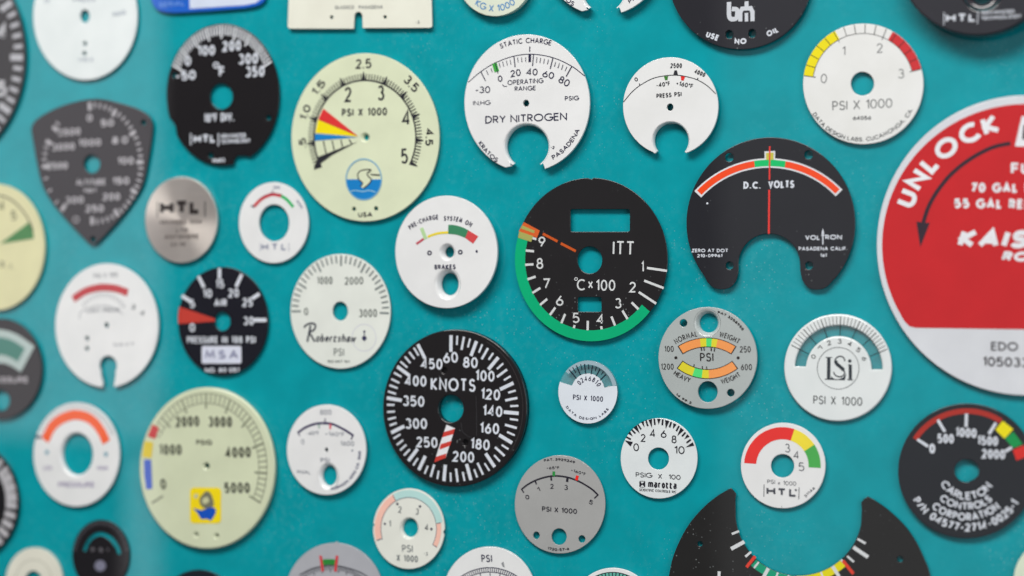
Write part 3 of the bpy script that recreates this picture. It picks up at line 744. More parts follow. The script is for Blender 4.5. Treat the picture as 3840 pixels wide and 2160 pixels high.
# ---- grey PSI
d = Dial('grey_pressure_dial', 'plain grey metal disc with thick black arc from 0 to 5 above three holes', (1920, 1690, .25535), (40, 68, 1368, 1511), thick=0.8, gap=1.4)
d.plate((158, 158, 157), None, [d.hole(690, 1264, 111, 122), d.hole(357, 1245, 49, 55), d.hole(1025, 1299, 51, 56)], specks=.05)
IN2 = (38, 36, 46)
d.part('scale_arc', IN2, 1).stroke(smooth([(140, 566), (240, 492), (340, 440), (450, 400), (580, 373), (700, 373), (830, 395), (960, 440), (1080, 505), (1185, 575), (1268, 655)]), 25)
d.line((137, 560), (175, 618), 20).line((342, 445), (360, 494), 22).line((575, 385), (580, 440), 26).line((815, 400), (810, 460), 36).line((1264, 648), (1210, 700), 20)
d.part('green_marker', (45, 135, 65), 2).line((615, 304), (615, 372), 42)
d.part('red_marker', (225, 42, 35), 2).line((963, 366), (946, 434), 43)
d.part('numerals', IN2, 2).text('0', (210, 722), (264, 702), 66, 13).text('1', (385, 608), (422, 592), 66, 12).text('2', (566, 560), (616, 558), 72, 12).text('3', (768, 574), (820, 578), 74, 12).text('5', (1122, 770), (1172, 800), 66, 12)
d.text('-65*F', (510, 274), (698, 268), 40, 8).text('+160*F', (862, 302), (1078, 368), 42, 8)
d.part('lettering', IN2, 2).text('PSI X 1000', (442, 890), (955, 930), 76, 14).arctext('PAT. 2929249', (720, 1090), (475, 165), (922, 192), 38, 9).arctext('1720-57-6', d.c, (520, 1447), (842, 1455), 40, 9, False)
d.done()

# ---- white 3 4 5
d = Dial('three_colour_dial', 'white ring dial with red, yellow and green arc and the numbers 3, 4 and 5', (2760, 1570, .24155), (75, 65, 1388, 1393), thick=0.7, gap=1.5)
d.plate((230, 230, 231), None, [d.hole(722, 733, 181, 183)])
cc = (720, 730)
d.part('red_band', (222, 48, 44), 1).band(cc, 410, 599, 176, 71.5, .993)
d.part('yellow_band', (232, 212, 58), 1).band(cc, 410, 599, 71.5, 33.3, .993)
d.part('green_band', (72, 165, 78), 1).band(cc, 410, 599, 33.3, -3.4, .993)
GI = (72, 74, 82)
d.part('numerals', GI, 2).text('3', (764, 524), (844, 522), 134, 13).text('4', (896, 620), (978, 622), 118, 13).text('5', (974, 810), (1060, 814), 132, 13)
d.part('lettering', GI, 2).text('PSI', (487, 1006), (606, 1013), 62, 8).text('X', (651, 1022), (687, 1024), 42, 8).text('1000', (734, 1030), (934, 1042), 66, 8).text('H', (474, 1180), (612, 1186), 122, 32).text('T', (646, 1196), (776, 1202), 120, 32).text('L', (824, 1208), (942, 1214), 130, 32)
d.line((437, 1020), (433, 1210), 10).line((981, 1066), (975, 1252), 10).dot(930, 1107, 16).text('31146', (1082, 1228), (1232, 1082), 42, 9).line((710, 1355), (711, 1388), 6)
d.done()

# ---- carleton
d = Dial('carleton_dial', 'black dial with red band, yellow, green and red blocks and white numbers 0 to 2000', (3340, 1500, .34507), (80, 38, 1578, 1504), thick=1.4, gap=1.4)
d.e.name = 'block_band_dial'
hp = zarc(825, 770, 133, 125, -20, 280) + [(862, 880), (905, 862), (940, 830)]
d.plate((40, 42, 48), None, [hp])
d.part('red_band', (165, 45, 36), 1).band(d.c, 622, 680, 148, 56, 1.02)
d.part('yellow_block', (228, 214, 12), 2).poly([(1220, 225), (1333, 318), (1236, 420), (1138, 322)])
d.part('green_block', (15, 140, 72), 2).poly([(1334, 345), (1436, 480), (1332, 522), (1238, 415)])
d.part('red_block', (205, 42, 36), 2).poly([(1326, 542), (1450, 487), (1512, 605), (1368, 657)])
d.part('tick_marks', PALE, 3)
for a, b in (((290, 428), (407, 503)), ((513, 216), (590, 345)), ((825, 148), (820, 293)), ((1144, 248), (1068, 370)), ((1245, 558), (1317, 514))): d.line(a, b, 32)
d.part('numerals', PALE, 3).text('0', (420, 580), (484, 582), 108, 24).text('500', (510, 468), (688, 473), 104, 24).text('1000', (703, 398), (932, 415), 104, 24).text('1500', (940, 488), (1167, 500), 102, 24).text('2000', (990, 634), (1245, 644), 104, 24)
cc = (822, 770)
d.part('lettering', PALE, 3).arctext('CARLETON', cc, pc(cc, 318, 206), pc(cc, 330, 330), 88, 18, False).arctext('CONTROLS', cc, pc(cc, 430, 226), pc(cc, 432, 312), 84, 18, False)
d.arctext('CORPORATION', cc, pc(cc, 552, 226), pc(cc, 550, 313), 88, 19, False).arctext('P/N 04577-2714-0025-1', cc, pc(cc, 668, 208.5), pc(cc, 678, 328.5), 90, 20, False)
d.done()

# ---- big black crescent, bottom
d = Dial('horned_dial', 'big black crescent with two upward horns, white ticks and a green and yellow inner band', (2500, 1800, .3882), (0, 80, 2570, 2650), thick=0.9, gap=1.2)
ic, ir = (1275, 312), 612
L_ = smooth([(20, 930), (50, 780), (100, 640), (170, 500), (250, 380), (360, 260), (480, 160), (598, 88)]) + [(622, 78), (648, 105), (670, 135), (662, 185)]
o_ = L_ + zarc(*ic, ir, ir, 184, 349) + [(1882, 330), (1884, 290), (1878, 215), (1905, 185), (1942, 158)] + smooth([(2010, 195), (2150, 295), (2300, 440), (2400, 580), (2480, 740), (2540, 900), (2580, 1150), (2560, 1500), (2400, 1950), (2000, 2350), (1300, 2550), (600, 2350), (150, 1950), (0, 1500), (0, 1150)])
d.plate((40, 39, 39), o_, [d.hole(322, 617, 26), d.hole(2255, 764, 30)], specks=.13)
d.part('green_band', (10, 150, 112), 1).band(ic, 614, 690, 228.2, 266.5).part('yellow_band', (220, 208, 15), 1).band(ic, 614, 690, 268, 311)
d.part('tick_marks', (208, 210, 212), 2)
for a, r0, r1, w_ in ((231.3, 614, 690, 18), (241.6, 614, 735, 34), (251, 614, 690, 18), (261, 614, 690, 18), (290.5, 614, 690, 18), (302.2, 614, 735, 34), (311.8, 614, 690, 22)): d.line(pc(ic, r0, a), pc(ic, r1, a), w_)
for a, b, w_ in (((629, 521), (700, 494), 21), ((623, 665), (751, 596), 36), ((761, 741), (816, 693), 22), ((1744, 735), (1809, 791), 21), ((1804, 648), (1946, 745), 36), ((1844, 568), (1922, 613), 22), ((508, 882), (505, 960), 30)): d.line(a, b, w_)
d.part('red_ticks', (215, 62, 45), 3).line((772, 842), (856, 736), 30).line((1702, 778), (1804, 906), 32)
d.done()

# ---- 64056 dial
d = Dial('yellow_red_rim_dial', 'white dial with yellow and red rim segments and the number 64056, right of centre top', (2840, 0, .4968), (345, 178, 1253, 1088), thick=0.9, gap=1.6)
d.plate((222, 222, 218), None, [d.hole(793, 632, 88, 90)])
SI = (95, 96, 98)
d.part('yellow_band', (228, 212, 15), 1).band(d.c, 382, 453, 172, 118.0).part('red_band', (196, 46, 50), 1).band(d.c, 382, 453, 60.5, 14.4)
d.part('scale_arc', (60, 58, 58), 2).band(d.c, 379, 383, 172, 14.4)
d.part('tick_marks', (40, 38, 38), 3)
for i in range(16):
    a = 172 - 10.5 * i; d.line(pc(d.c, 452, a), pc(d.c, 362 if i % 5 == 0 else 380, a), 4.5)
d.part('numerals', SI, 2).text('0', (478, 627), (524, 627), 70, 6).text('1', (642, 417), (664, 416), 66, 6).text('2', (903, 400), (948, 396), 70, 6).text('3', (1063, 592), (1108, 590), 70, 6)
d.part('lettering', SI, 2).text('PSI X 1000', (567, 834), (1019, 812), 70, 7).text('64056', (721, 906), (859, 904), 30, 6).arctext('DATA DESIGN LABS. CUCAMONGA, CA.', d.c, (415, 862), (1178, 828), 32, 5.5, False)
d.done()

# ---- top right thick black
d = Dial('raised_black_dial', 'thick raised black dial in the top right corner casting a deep shadow', (2840, 0, .4968), (1045, -950, 2265, 268), thick=7.0, gap=4.5)
d.plate((48, 47, 54), None, [d.hole(1695, -70, 150)], bevel=.5)
d.dish(1695, -70, 92, 94, 1.55, .8, (48, 47, 54))
d.part('lettering', PALE, 2).text('HTL', (1424, 168), (1648, 162), 62, 16).line((1410, 92), (1408, 190), 6).line((1666, 86), (1661, 180), 6).text('ADVANCED', (1688, 110), (1942, 98), 26, 5.5).text('TECHNOLOGY', (1688, 152), (1992, 134), 28, 5.5)
d.done()

# ---- oil dial
d = Dial('oil_dial', 'black round dial at the top edge reading USE NO OIL with two small holes', (1900, 0, .4968), (1223, -708, 2303, 372), thick=2.0, gap=1.2)
d.plate((42, 41, 48), None, [d.hole(1680, 260, 30, 33), d.hole(1852, 252, 30, 33), d.hole(1760, -200, 80)], specks=.05)
d.part('lettering', PALE, 2).text('USE', (1500, 278), (1593, 312), 46, 12).text('NO', (1720, 334), (1810, 332), 44, 12).text('OIL', (1972, 280), (2058, 240), 44, 11)
d.part('emblem', (195, 198, 205), 2).stroke(smooth([(1679, 15), (1679, 110), (1690, 140), (1712, 145), (1735, 135), (1742, 100), (1735, 72), (1700, 68)]), 34)
d.stroke([(1764, 162), (1764, 95), (1778, 66), (1842, 62), (1856, 92), (1856, 160)], 32).line((1811, 10), (1811, 60), 30).line((1810, 98), (1811, 162), 26)
d.done()

# ---- red UNLOCK
d = Dial('unlock_placard', 'huge red and white round plate reading UNLOCK beside a curved black arrow', (3240, 320, .82873), (58, 45, 1416, 1403), thick=1.6, gap=1.4, cat='placard')
d.plate((205, 207, 212), None)
red = zarc(737, 724, 655, 640, 207, -27) + smooth([(1300, 1040), (1275, 1090), (1225, 1112)]) + [(235, 1097)] + smooth([(205, 1090), (180, 1062), (160, 1025)])[:-1]
d.part('red_field', (190, 28, 34), 1).poly(red)
WI = (222, 222, 226)
d.part('lettering', WI, 2).arctext('UNLOCK', (737, 724), (222, 562), (622, 212), 90, 22)
d.text('FUEL', (664, 402), (850, 402), 52, 12).text('70 GAL FWD', (482, 485), (850, 487), 45, 12).text('55 GAL REL', (408, 556), (755, 560), 45, 12)
d.text('KAISER', (418, 733), (900, 742), 84, 24, .30).text('ROL', (620, 795), (790, 799), 45, 14, .30)
d.part('curved_arrow', (46, 32, 44), 2).stroke(smooth([(663, 262), (590, 278), (520, 310), (450, 355), (385, 412), (330, 482), (292, 550), (268, 622)]), 18).poly([(237, 617), (298, 623), (255, 732)])
d.part('white_block', WI, 2).poly([(683, 276), (714, 140), (830, 140), (860, 280)]).part('small_print', (55, 50, 55), 3).text('EDO', (575, 1200), (697, 1202), 40, 6.5).text('105033', (537, 1270), (745, 1276), 43, 7).part('dark_centre', (55, 50, 55), 3).poly([(716, 245), (722, 178), (790, 178), (790, 250)])
d.done()

# ---- KG cream
d = Dial('kilogram_dial', 'cream dial at the top edge with blue lettering KG X 1000', (960, 0, .4968), (1513, -496, 2089, 122), thick=2.6, gap=1.6)
d.plate((208, 214, 196), None, [d.hole(1800, -190, 40)])
d.part('lettering', (92, 140, 188), 2).arctext('KG X 1000', (1801, -187), pc((1801, -187), 275, 234, .93), pc((1801, -187), 275, 309, .93), 52, 8, False)
d.done()

# ---- cream plate with slot
d = Dial('slotted_plate', 'cream square-cornered plate with a narrow slot in its lower edge, at the top edge', (960, 0, .4968), (238, -600, 1330, 218), thick=1.0, gap=1.6, cat='gauge plate')
o_ = [(252, -200), (238, 195)] + smooth([(238, 195), (242, 210), (256, 217)], n=3) + [(738, 217), (742, 122)] + zarc(772, 122, 30, 32, 178, 2, 10) + [(804, 212), (1305, 211)] + smooth([(1305, 211), (1322, 206), (1329, 192)], n=3) + [(1320, -200)] + zarc(786, -200, 534, 430, 2, 178, 40)
d.plate((226, 220, 206), o_, [d.hole(570, 130, 13), d.hole(973, 128, 13)])
d.part('lettering', (140, 142, 140), 2).text('GLASSCO', (595, 70), (740, 68), 28, 6).text('PASADENA', (776, 68), (958, 66), 28, 6).text('-3', (1205, 180), (1235, 178), 24, 5)
d.done()

# ---- blue card
d = Dial('blue_placard', 'blue rounded card with a white panel cut off by the top edge', (0, 0, .4968), (1130, -520, 2015, 98), thick=1.0, gap=1.2, cat='placard')
o_ = [(1125, -480), (1138, -60)] + smooth([(1140, 0), (1170, 58), (1230, 90), (1330, 98)]) + [(1600, 82)] + smooth([(1850, 62), (1945, 42), (1995, 5), (2010, -50)]) + [(2015, -480), (1980, -515), (1160, -515)]
d.plate((28, 92, 190), o_)
d.part('white_panel', (200, 208, 226), 1).poly([(1432, 66), (1850, 38), (1930, 22), (1975, -8), (1985, -440), (1422, -440)])
d.part('lettering', (100, 140, 210), 2).text('SERIAL', (1200, 58), (1395, 42), 40, 9)
d.done()

# ---- white dial top left
d = Dial('blurred_white_dial', 'plain white round dial with one small hole, cut by the top edge at the left', (0, 0, .4968), (250, -363, 1035, 603), thick=1.0, gap=1.2)
GL = (168, 176, 186)
d.plate((214, 222, 230), None, [d.hole(640, 122, 36, 50), d.hole(640, 328, 15, 17), d.hole(636, 402, 15, 17)])
d.part('lettering', GL, 2).text('PSIG', (855, 130), (950, 108), 36, 9).text('TYPE B', (590, 470), (702, 466), 32, 8).text('PRESS', (550, 15), (720, 12), 36, 9).text('LB', (335, 22), (372, 20), 38, 9)
d.done()

# ---- left edge black dial
d = Dial('edge_black_dial', 'very large black dial with white ticks entering at the top of the left edge', (0, 0, .4968), (-1190, -430, 190, 1270), thick=1.2, gap=1.2)
d.plate((40, 38, 42), None)
d.part('tick_marks', (170, 170, 176), 2)
for i in range(60):
    d.line(d.pol(.975, i * 6 - 1), d.pol(.88 if i % 5 else .84, i * 6 - 1), 48 if i % 5 == 0 else 30)
d.part('numerals', (175, 175, 180), 2)
for t_, y in (('4', 300), ('5', 730)): d.text(t_, (-30, y), (52, y), 120, 30)
d.text('6', (-160, 1060), (-80, 1060), 120, 30)
d.done()

# ---- shield
d = Dial('shield_dial', 'dark shield shaped dial tapering to a point at the bottom, far left', (100, 360, .41391), (45, 25, 1140, 1350), thick=1.0, gap=1.2)
o_ = smooth([(45, 280), (120, 190), (330, 85), (620, 25), (900, 80), (1070, 150), (1132, 230), (1135, 330), (1105, 540), (1050, 800), (930, 1000), (800, 1160), (660, 1310), (600, 1348), (540, 1310), (350, 1110), (220, 950), (140, 800), (90, 600), (60, 420)], True)
d.plate((48, 44, 50), o_, [d.hole(590, 615, 74, 84), d.hole(1058, 240, 24), d.hole(600, 1298, 24)])
SP = (168, 165, 170); c = (595, 612)
d.part('tick_marks', SP, 2)
def el(r, a): return (c[0] + 462 * r * math.cos(math.radians(a)), c[1] - 555 * r * math.sin(math.radians(a)))
for i in range(0, 31):
    a = 93 - i * 6.1
    if i % 5: d.line(el(1.0, a), el(.91, a), 18)
    else: d.line(el(1.0, a), el(.87, a), 38)
for a, m_ in ((142, 1), (136, 0), (158, 1), (164, 0), (170, 0), (176, 0), (183, 1), (195, 0), (208, 0), (222, 0), (232, 1)):
    d.line(el(.98, a), el(.85 if m_ else .90, a), 38 if m_ else 18)
d.part('numerals', SP, 2)
for t_, a, b in (('3500', (285, 365), (490, 352)), ('3000', (232, 498), (438, 488)), ('1000', (472, 458), (675, 452)), ('2500', (190, 668), (372, 662)), ('300', (352, 978), (520, 972)), ('250', (535, 1055), (702, 1050)), ('200', (690, 948), (848, 944)),
                 ('150', (778, 805), (932, 800)), ('100', (825, 622), (972, 618)), ('80', (775, 436), (920, 430)), ('50', (672, 280), (792, 274)), ('0', (545, 232), (598, 230))): d.text(t_, a, b, 66, 17)
d.part('lettering', SP, 2).text('ALTITUDE', (450, 812), (718, 806), 58, 14).text('FEET', (520, 876), (640, 874), 36, 10).ring(448, 1120, 26, 10)
d.done()

# ---- left cream partial
d = Dial('green_wedge_dial', 'yellowish cream dial with a dark green wedge, cut by the left edge', (0, 720, .4968), (-395, -60, 335, 893), thick=1.2, gap=1.2)
CY = (208, 204, 160)
d.plate(CY, None)
d.part('green_wedge', (60, 122, 64), 2).poly([(0, 392), (225, 225), (250, 290), (256, 352)])
d.part('scale_arc', (85, 85, 72), 2).stroke(smooth([(-60, 15), (60, 45), (140, 105), (205, 190), (250, 290)]), 12)
d.part('numerals', (130, 130, 100), 2).text('5', (85, 215), (125, 213), 75, 15).text('4', (-5, 140), (35, 138), 75, 15)
d.part('lettering', (140, 138, 110), 2).text('P.S.I.', (-80, 545), (108, 590), 48, 12)
d.done()

# ---- black partial w green window
d = Dial('green_window_dial', 'black dial with a grey framed green window, cut by the left edge', (0, 720, .4968), (-309, 955, 315, 1715), thick=1.2, gap=1.2)
d.plate((42, 38, 42), None, [d.hole(10, 1572, 62, 80)])
d.part('window_frame', (170, 185, 182), 2).poly(smooth([(-250, 1165), (-120, 1060), (0, 1038), (130, 1075), (262, 1165)]) + [(158, 1358)] + smooth([(158, 1358), (80, 1310), (0, 1290), (-80, 1310), (-140, 1350)])[1:])
d.part('green_window', (62, 120, 108), 3).poly(smooth([(-200, 1180), (-100, 1115), (0, 1098), (90, 1118), (190, 1180)]) + [(135, 1282)] + smooth([(135, 1282), (70, 1245), (0, 1228), (-70, 1245), (-120, 1280)])[1:])
d.part('lettering', (165, 160, 165), 2).text('PRESSURE', (-110, 1440), (215, 1440), 46, 12)
d.done()

# ---- red arc white dial
d = Dial('red_arc_dial', 'white dial with a broad dark red arc and a keyhole slot in its bottom edge', (0, 720, .4968), (418, 540, 1193, 1476), thick=1.2, gap=1.4)
o_ = zarc(805, 1008, 388, 468, -82, 265) + [(776, 1440), (758, 1375)] + zarc(815, 1312, 66, 76, 212, -32) + [(872, 1385), (862, 1440)]
d.plate((220, 222, 222), o_, [d.hole(803, 1005, 17, 20), d.hole(655, 1105, 15, 18), d.hole(655, 1182, 15, 18)])
d.part('red_band', (182, 52, 58), 2).stroke(smooth([(553, 808), (640, 752), (720, 727), (790, 720), (880, 730), (965, 760)]), 56)
GT = (150, 152, 156)
d.part('scale_arc', GT, 1).stroke(smooth([(600, 960), (612, 905), (690, 870), (760, 858), (850, 870), (930, 925)]), 7)
d.part('tick_marks', GT, 2)
for i in range(14):
    a = 138 - i * 7.6; d.line(pc((780, 1010), 250, a, .85), pc((780, 1010), 218, a, .85), 9)
d.part('numerals', (135, 138, 140), 2).text('3', (985, 880), (1018, 892), 42, 11).text('4', (1055, 925), (1085, 940), 42, 11)
d.part('lettering', GT, 2).text('PSI X 100', (710, 652), (890, 640), 36, 8).text('LIMIT PRESS', (655, 915), (905, 905), 34, 8).text('NAVY', (860, 1168), (1015, 1162), 30, 7)
d.done()

# ---- steel disc
d = Dial('steel_disc', 'brushed brownish steel disc with no hole, stamped with black letters', (0, 720, .4968), (1095, -114, 1640, 535), thick=1.2, gap=1.2, cat='metal disc')
d.plate((225, 212, 204), None, kind='metal')
d.part('lettering', (48, 42, 42), 2).text('HTL', (1208, 172), (1512, 166), 104, 34).line((1190, 72), (1188, 190), 8).line((1548, 72), (1548, 186), 8)
d.part('small_print', (112, 102, 98), 2).text('ADVANCED TECH', (1205, 245), (1522, 240), 32, 9).text('LTD', (1330, 305), (1420, 303), 30, 9).text('ANYWHERE', (1240, 356), (1500, 352), 34, 9).text('CA 90', (1290, 412), (1400, 410), 30, 9)
d.done()

# ---- small ring HTL
d = Dial('small_ring_dial', 'small white ring with a thin red and green arc above its large hole', (880, 670, .22779), (68, 60, 1213, 1390), thick=1.0, gap=1.2)
d.plate((222, 224, 229), None, [d.hole(647, 728, 250, 305)])
d.part('red_band', (196, 52, 60), 2).stroke(smooth([(325, 455), (400, 370), (480, 310), (560, 275), (640, 258), (770, 282)]), 54)
d.part('green_band', (5, 172, 92), 2).stroke(smooth([(772, 285), (860, 345), (925, 415), (965, 470)]), 50)
d.part('scale_arc', (70, 50, 80), 3).stroke(smooth([(275, 445), (325, 468)]), 30).stroke(smooth([(400, 348), (520, 275), (640, 245), (780, 268)]), 9).line((625, 190), (625, 250), 12)
d.part('lettering', (135, 140, 160), 2).text('HTL', (445, 1178), (850, 1178), 112, 28).line((422, 1060), (422, 1195), 9).line((895, 1060), (895, 1195), 9).text('2000', (635, 168), (745, 166), 48, 9).text('3000', (1010, 365), (1095, 500), 48, 9)
d.done()

# ---- robertshaw
d = Dial('script_dial', 'white dial with handwritten script lettering under the hole and grey ticks round the top', (1060, 920, .33133), (88, 98, 1218, 1395), thick=1.0, gap=1.2)
d.plate((216, 219, 212), None, [d.hole(650, 745, 88, 108)])
d.part('tick_marks', (125, 132, 130), 2).ticks(180, -2, 30, .975, .84, 20, 5, .79, 24)
d.part('numerals', (105, 110, 106), 2).text('1000', (390, 442), (565, 440), 88, 14).text('2000', (705, 447), (914, 442), 88, 14).text('0', (245, 792), (292, 790), 86, 14).text('3000', (865, 815), (1070, 812), 92, 14)
d.part('script_lettering', (40, 44, 60), 3).stroke(smooth([(242, 930), (270, 900), (320, 882), (362, 890), (372, 925), (345, 965), (302, 985), (330, 1030), (365, 1090)]), 21).line((318, 905), (280, 1092), 22)
d.text('obertshaw', (372, 1094), (822, 1098), 72, 15, .25)
d.part('emblem', (55, 55, 85), 2).dot(925, 1050, 27).dot(925, 975, 13).line((925, 975), (925, 1085), 12).part('emblem_ring', (196, 197, 206), 1).stroke(zarc(922, 1045, 135, 152, 0, 360, 44), 8)
d.part('lettering', (120, 125, 122), 2).text('PSI', (580, 1252), (697, 1252), 88, 13).text('103 507 101', (505, 1328), (758, 1330), 30, 9)
d.done()

# ---- air
AB = (28, 28, 38)
d = Dial('air_pressure_dial', 'black dial reading AIR with a solid red wedge pointing at its hole', (640, 980, .30374), (90, 70, 1200, 1410), thick=1.0, gap=1.2)
d.plate(AB, None, [d.hole(637, 740, 100, 120)])
d.part('red_wedge', (184, 60, 50), 2).poly([(110, 560), (545, 706), (545, 742), (96, 772), (92, 700), (95, 640)])
d.part('tick_marks', PALE, 2)
for a, b in (((345, 185), (412, 322)), ((604, 85), (604, 215)), ((880, 160), (808, 315)), ((1098, 400), (1005, 462)), ((1185, 724), (1030, 724)), ((140, 425), (250, 495))): d.line(a, b, 46)
d.part('numerals', PALE, 2).text('15', (558, 332), (660, 332), 108, 22).text('10', (402, 452), (512, 450), 108, 22).text('20', (715, 446), (845, 442), 108, 22).text('25', (888, 560), (1015, 560), 108, 22).text('30', (900, 788), (1030, 788), 106, 22).text('5', (238, 575), (302, 572), 104, 22).text('0', (235, 870), (305, 868), 106, 22)
d.part('lettering', PALE, 2).text('AIR', (540, 560), (696, 556), 92, 22).text('PRESSURE IN 100 PSI', (205, 1014), (1052, 1012), 88, 18).text('NO. 80 051', (425, 1372), (848, 1368), 56, 14)
d.part('white_panel', (205, 208, 222), 2).poly(rrect(385, 1045, 874, 1262, 22)).part('panel_lettering', (125, 127, 155), 3).text('MSA', (425, 1205), (838, 1205), 108, 24)
d.done()

# ---- cream 5000
d = Dial('cream_gauge_dial', 'large cream dial numbered to 5000 with a yellow and blue badge near the bottom', (500, 1430, .45566), (48, 50, 1162, 1382), thick=2.4, gap=1.0)
CG = (200, 206, 176)
d.plate(CG, None, [d.hole(600, 697, 21), d.hole(515, 1262, 13), d.hole(683, 1272, 13)], bevel=.6)
G5 = (128, 132, 112); c = (600, 715)
d.part('scale_arcs', G5, 1).stroke(zarc(*c, 500, 615, 152, -27.5, 60), 7).stroke(zarc(*c, 435, 535, 150, -27.5, 60), 7)
d.part('tick_marks', G5, 2)
for i in range(51):
    a = 207.6 - 4.7 * i
    if 12 > i > 0: continue
    d.line((c[0] + 505 * math.cos(math.radians(a)), c[1] - 620 * math.sin(math.radians(a))), (c[0] + (435 if i % 5 else 400) * math.cos(math.radians(a)), c[1] - (535 if i % 5 else 492) * math.sin(math.radians(a))), 9 if i % 5 else 16)
d.part('numerals', (84, 86, 74), 3)
for t_, a, b in (('2000', (352, 378), (546, 370)), ('3000', (620, 376), (814, 378)), ('1000', (215, 605), (400, 605)), ('4000', (760, 630), (970, 626)), ('5000', (752, 920), (962, 920)), ('0', (228, 890), (275, 886))): d.text(t_, a, b, 88, 19)
d.part('lettering', (100, 102, 88), 3).text('PSIG', (520, 524), (647, 524), 44, 11)
d.part('red_band', (190, 58, 60), 3).poly([(158, 352), (214, 382), (180, 476), (118, 452)]).part('yellow_band', (214, 190, 62), 3).poly([(92, 490), (166, 502), (150, 632), (74, 622)]).part('blue_band', (66, 96, 188), 3).poly([(88, 642), (148, 645), (158, 882), (108, 890), (90, 770)])
d.part('badge', (236, 208, 22), 3).poly(rrect(468, 874, 724, 1168, 34)).part('badge_blue', (22, 78, 180), 4).poly(smooth([(495, 1045), (560, 1060), (620, 1040), (668, 1040), (680, 1080), (640, 1145), (610, 1132), (560, 1132), (530, 1085)], True))
d.part('badge_grey', (112, 112, 92), 4).poly(smooth([(550, 960), (600, 905), (640, 925), (665, 1000), (650, 1035), (590, 1045), (552, 1010)], True)).part('badge_pale', (190, 190, 150), 5).poly(smooth([(575, 965), (610, 950), (625, 985), (595, 1010), (570, 995)], True)).poly(smooth([(500, 935), (530, 925), (535, 955), (505, 962)], True))
d.done()

# ---- 800 white
d = Dial('oval_hole_dial', 'white dial marked 800 with a dark arc and a lone oval hole below', (1050, 1490, .26217), (98, 105, 1228, 1395), thick=1.2, gap=2.2)
d.plate((222, 224, 230), None, [d.hole(688, 1130, 150, 205), d.hole(662, 752, 24, 32)])
d.dish(688, 1125, 102, 143, 1.44, 1.1, (222, 224, 230))
d.part('scale_arc', (44, 36, 80), 2).stroke(smooth([(255, 510), (340, 445), (450, 395), (550, 372), (650, 370), (750, 382), (850, 425), (950, 480), (1048, 545)]), 32).line((252, 500), (287, 555), 14).line((1052, 536), (1015, 604), 18).line((645, 300), (650, 370), 18)
d.part('green_marker', (130, 160, 145), 3).line((560, 385), (560, 442), 24).part('red_marker', (210, 70, 85), 3).line((722, 378), (720, 455), 28)
G8 = (140, 143, 152)
d.part('numerals', G8, 2).text('800', (575, 250), (738, 248), 76, 13).text('-40*F', (382, 545), (562, 540), 60, 11).text('+160*F', (645, 548), (925, 562), 60, 11).text('0', (305, 672), (352, 670), 76, 12).text('1600', (865, 690), (1062, 698), 70, 12)
d.part('lettering', G8, 2).text('PSI', (582, 932), (712, 930), 68, 12).text('MCPL.', (240, 1080), (455, 1105), 44, 12).dot(1035, 760, 16).part('rim_lettering', (95, 98, 122), 2).arctext('ROBINSON AERO CO. 1500', (663, 750), (735, 1330), (1160, 770), 44, 11, False)
d.done()

# ---- orange ring
d = Dial('orange_arc_ring', 'white ring with a broad orange arc around its big oval hole, lower left', (0, 1440, .4968), (252, 140, 900, 925), thick=1.2, gap=1.4)
d.plate((220, 222, 230), None, [d.hole(577, 533, 128, 172)])
d.dish(577, 533, 114, 155, 1.13, .8, (220, 222, 230))
d.part('orange_band', (255, 90, 38), 2).stroke(smooth([(340, 425), (395, 320), (475, 258), (575, 232), (680, 262), (755, 340), (805, 440)]), 74)
d.part('tick_marks', (158, 165, 168), 1)
for i in range(36):
    a = 152 - i * 3.6; d.line(d.pol(.985, a), d.pol(.88, a), 7)
d.part('dark_notch', (70, 85, 100), 2).line((268, 398), (312, 402), 26)
d.part('lettering', (165, 158, 180), 2).text('PRESSURE', (442, 780), (715, 780), 42, 11).text('LOW', (330, 650), (395, 650), 34, 8).text('HIGH', (735, 650), (815, 650), 34, 8).part('dots', (120, 160, 175), 2).dot(355, 515, 15, 18).dot(800, 530, 15, 18)
d.done()

# ---- small black lower left
d = Dial('small_black_dial', 'small black dial with a thin teal arched slot, bottom left', (0, 1440, .4968), (545, 1025, 980, 1560), thick=.5, gap=.5, pads=False)
slot = smooth([(622, 1262), (640, 1205), (690, 1140), (760, 1115), (840, 1150), (895, 1225), (912, 1285)]) + smooth([(885, 1285), (868, 1235), (820, 1175), (758, 1145), (700, 1168), (662, 1215), (648, 1262)])
d.plate((30, 28, 32), None, [slot])
d.part('tick_marks', (95, 92, 98), 2)
for i in range(26):
    a = 170 - i * 6.4; d.line(d.pol(.96, a), d.pol(.86, a), 9)
d.part('emblem', (118, 118, 136), 2).dot(757, 1372, 42).part('lettering', (105, 102, 108), 2).text('PSI', (690, 1270), (820, 1268), 34, 10)
d.done()

# ---- white bottom left
d = Dial('plain_ring', 'plain off-white ring with no markings standing out, bottom left corner', (0, 1440, .4968), (40, 1235, 472, 1760), thick=1.2, gap=1.2)
d.plate((214, 212, 198), None, [d.hole(250, 1492, 66, 82)])
d.part('scale_arc', (186, 184, 170), 1).stroke(d.hole(254, 1497, 140, 172) + [(394, 1497)], 9)
d.done()

# ---- left bottom black
d = Dial('edge_tick_dial', 'black dial with fat white ticks, cut by the left edge near the bottom', (0, 1440, .4968), (-580, 450, 140, 1330), thick=1.2, gap=1.2)
d.plate((28, 26, 30), None)
d.part('tick_marks', (176, 174, 178), 2)
for i in range(36): d.line(d.pol(.965, i * 11 + 4), d.pol(.74, i * 11 + 4), 46)
d.done()

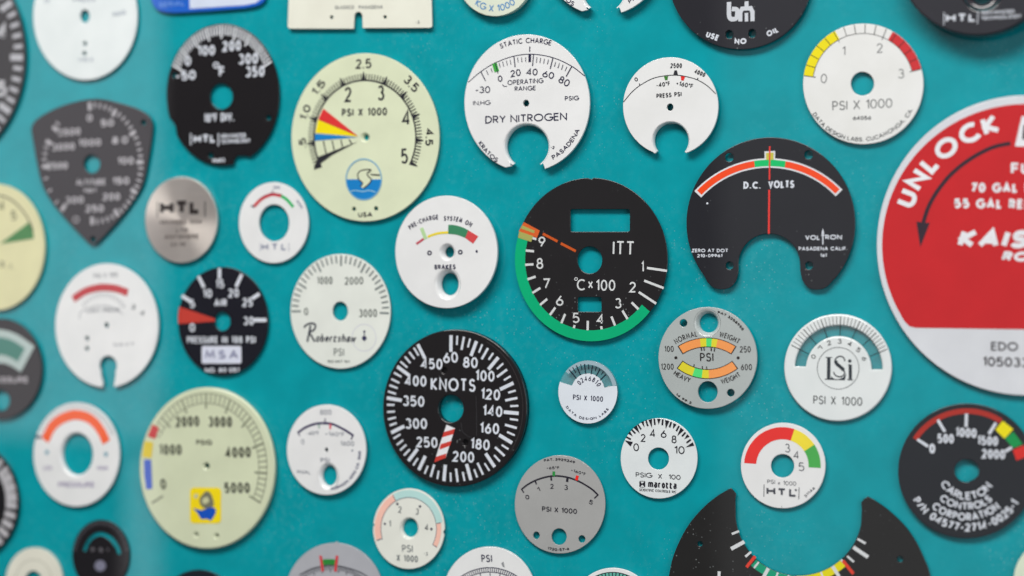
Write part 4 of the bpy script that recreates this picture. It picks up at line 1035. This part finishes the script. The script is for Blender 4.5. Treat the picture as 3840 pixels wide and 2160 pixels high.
# ---- bottom grey
d = Dial('grey_half_dial', 'grey dial with red brackets round a green bar, cut by the bottom edge', (960, 1440, .4968), (213, 1200, 967, 2038), thick=1.0, gap=1.4)
d.plate((165, 166, 172), None)
d.part('green_band', (45, 130, 55), 3).stroke(smooth([(500, 1347), (550, 1342), (605, 1346)]), 42)
d.part('red_marks', (200, 62, 70), 4).line((488, 1295), (506, 1415), 22).line((614, 1295), (600, 1415), 22)
d.part('scale_arc', (70, 72, 78), 2).stroke(smooth([(330, 1440), (430, 1392), (550, 1370), (660, 1380), (780, 1418), (850, 1460)]), 9)
d.part('tick_marks', (70, 72, 78), 2)
for i in range(34):
    a = 128 - i * 2.3; d.line(pc((570, 1830), 458, a, .92), pc((570, 1830), 410 if i % 4 == 0 else 428, a, .92), 8)
d.part('nub', (165, 166, 172), 0).poly([(588, 1206), (600, 1190), (618, 1190), (630, 1206)])
d.done()

# ---- bottom white PSI
d = Dial('white_half_dial', 'white dial with PSI above a double ticked arc, cut by the bottom edge', (960, 1440, .4968), (1407, 1228, 2113, 1984), thick=1.2, gap=1.6)
d.plate((220, 222, 226), None)
NI = (58, 58, 78)
d.part('lettering', NI, 2).text('PSI', (1703, 1345), (1784, 1345), 58, 9).part('blemish', (130, 132, 135), 1).poly([(1852, 1352), (1868, 1340), (1878, 1385), (1862, 1378)])
d.part('scale_arcs', NI, 2).band((1762, 1790), 402, 408, 140, 40, .95).band((1762, 1790), 368, 373, 140, 40, .95)
d.part('tick_marks', NI, 2)
for i in range(40):
    a = 139 - i * 2.5; d.line(pc((1762, 1790), 405, a, .95), pc((1762, 1790), 335 if i % 5 == 0 else 370, a, .95), 6)
d.done()

# ---- bottom green arc white
d = Dial('green_arc_half_dial', 'white dial with a green segmented arc peeking up from the bottom edge', (1900, 1440, .4968), (482, 1388, 1118, 2040), thick=0.9, gap=1.4)
d.plate((224, 226, 228), None)
d.part('green_band', (95, 170, 155), 1).band((800, 1714), 240, 292, 130, 50)
d.part('tick_marks', (34, 40, 50), 2).band((800, 1714), 290, 296, 130, 50)
for i in range(15): d.line(pc((800, 1714), 294, 128 - i * 5.4), pc((800, 1714), 240, 128 - i * 5.4), 8)
d.done()

# ---- corner sliver
d = Dial('corner_dial', 'pale green sliver of a dial at the right edge near the bottom corner', (2840, 1440, .4968), (1935, 1170, 2560, 1790), thick=1.0, gap=1.4)
d.plate((208, 218, 196), None)
d.done()

# ---- dark dial under bottom edge
d = Dial('bottom_dark_dial', 'dark blurred dial rim just showing at the bottom edge, below the cream dial', (0, 1440, .4968), (1180, 1403, 1810, 2150), thick=1.2, gap=1.2)
d.plate((30, 38, 46), None)
d.done()
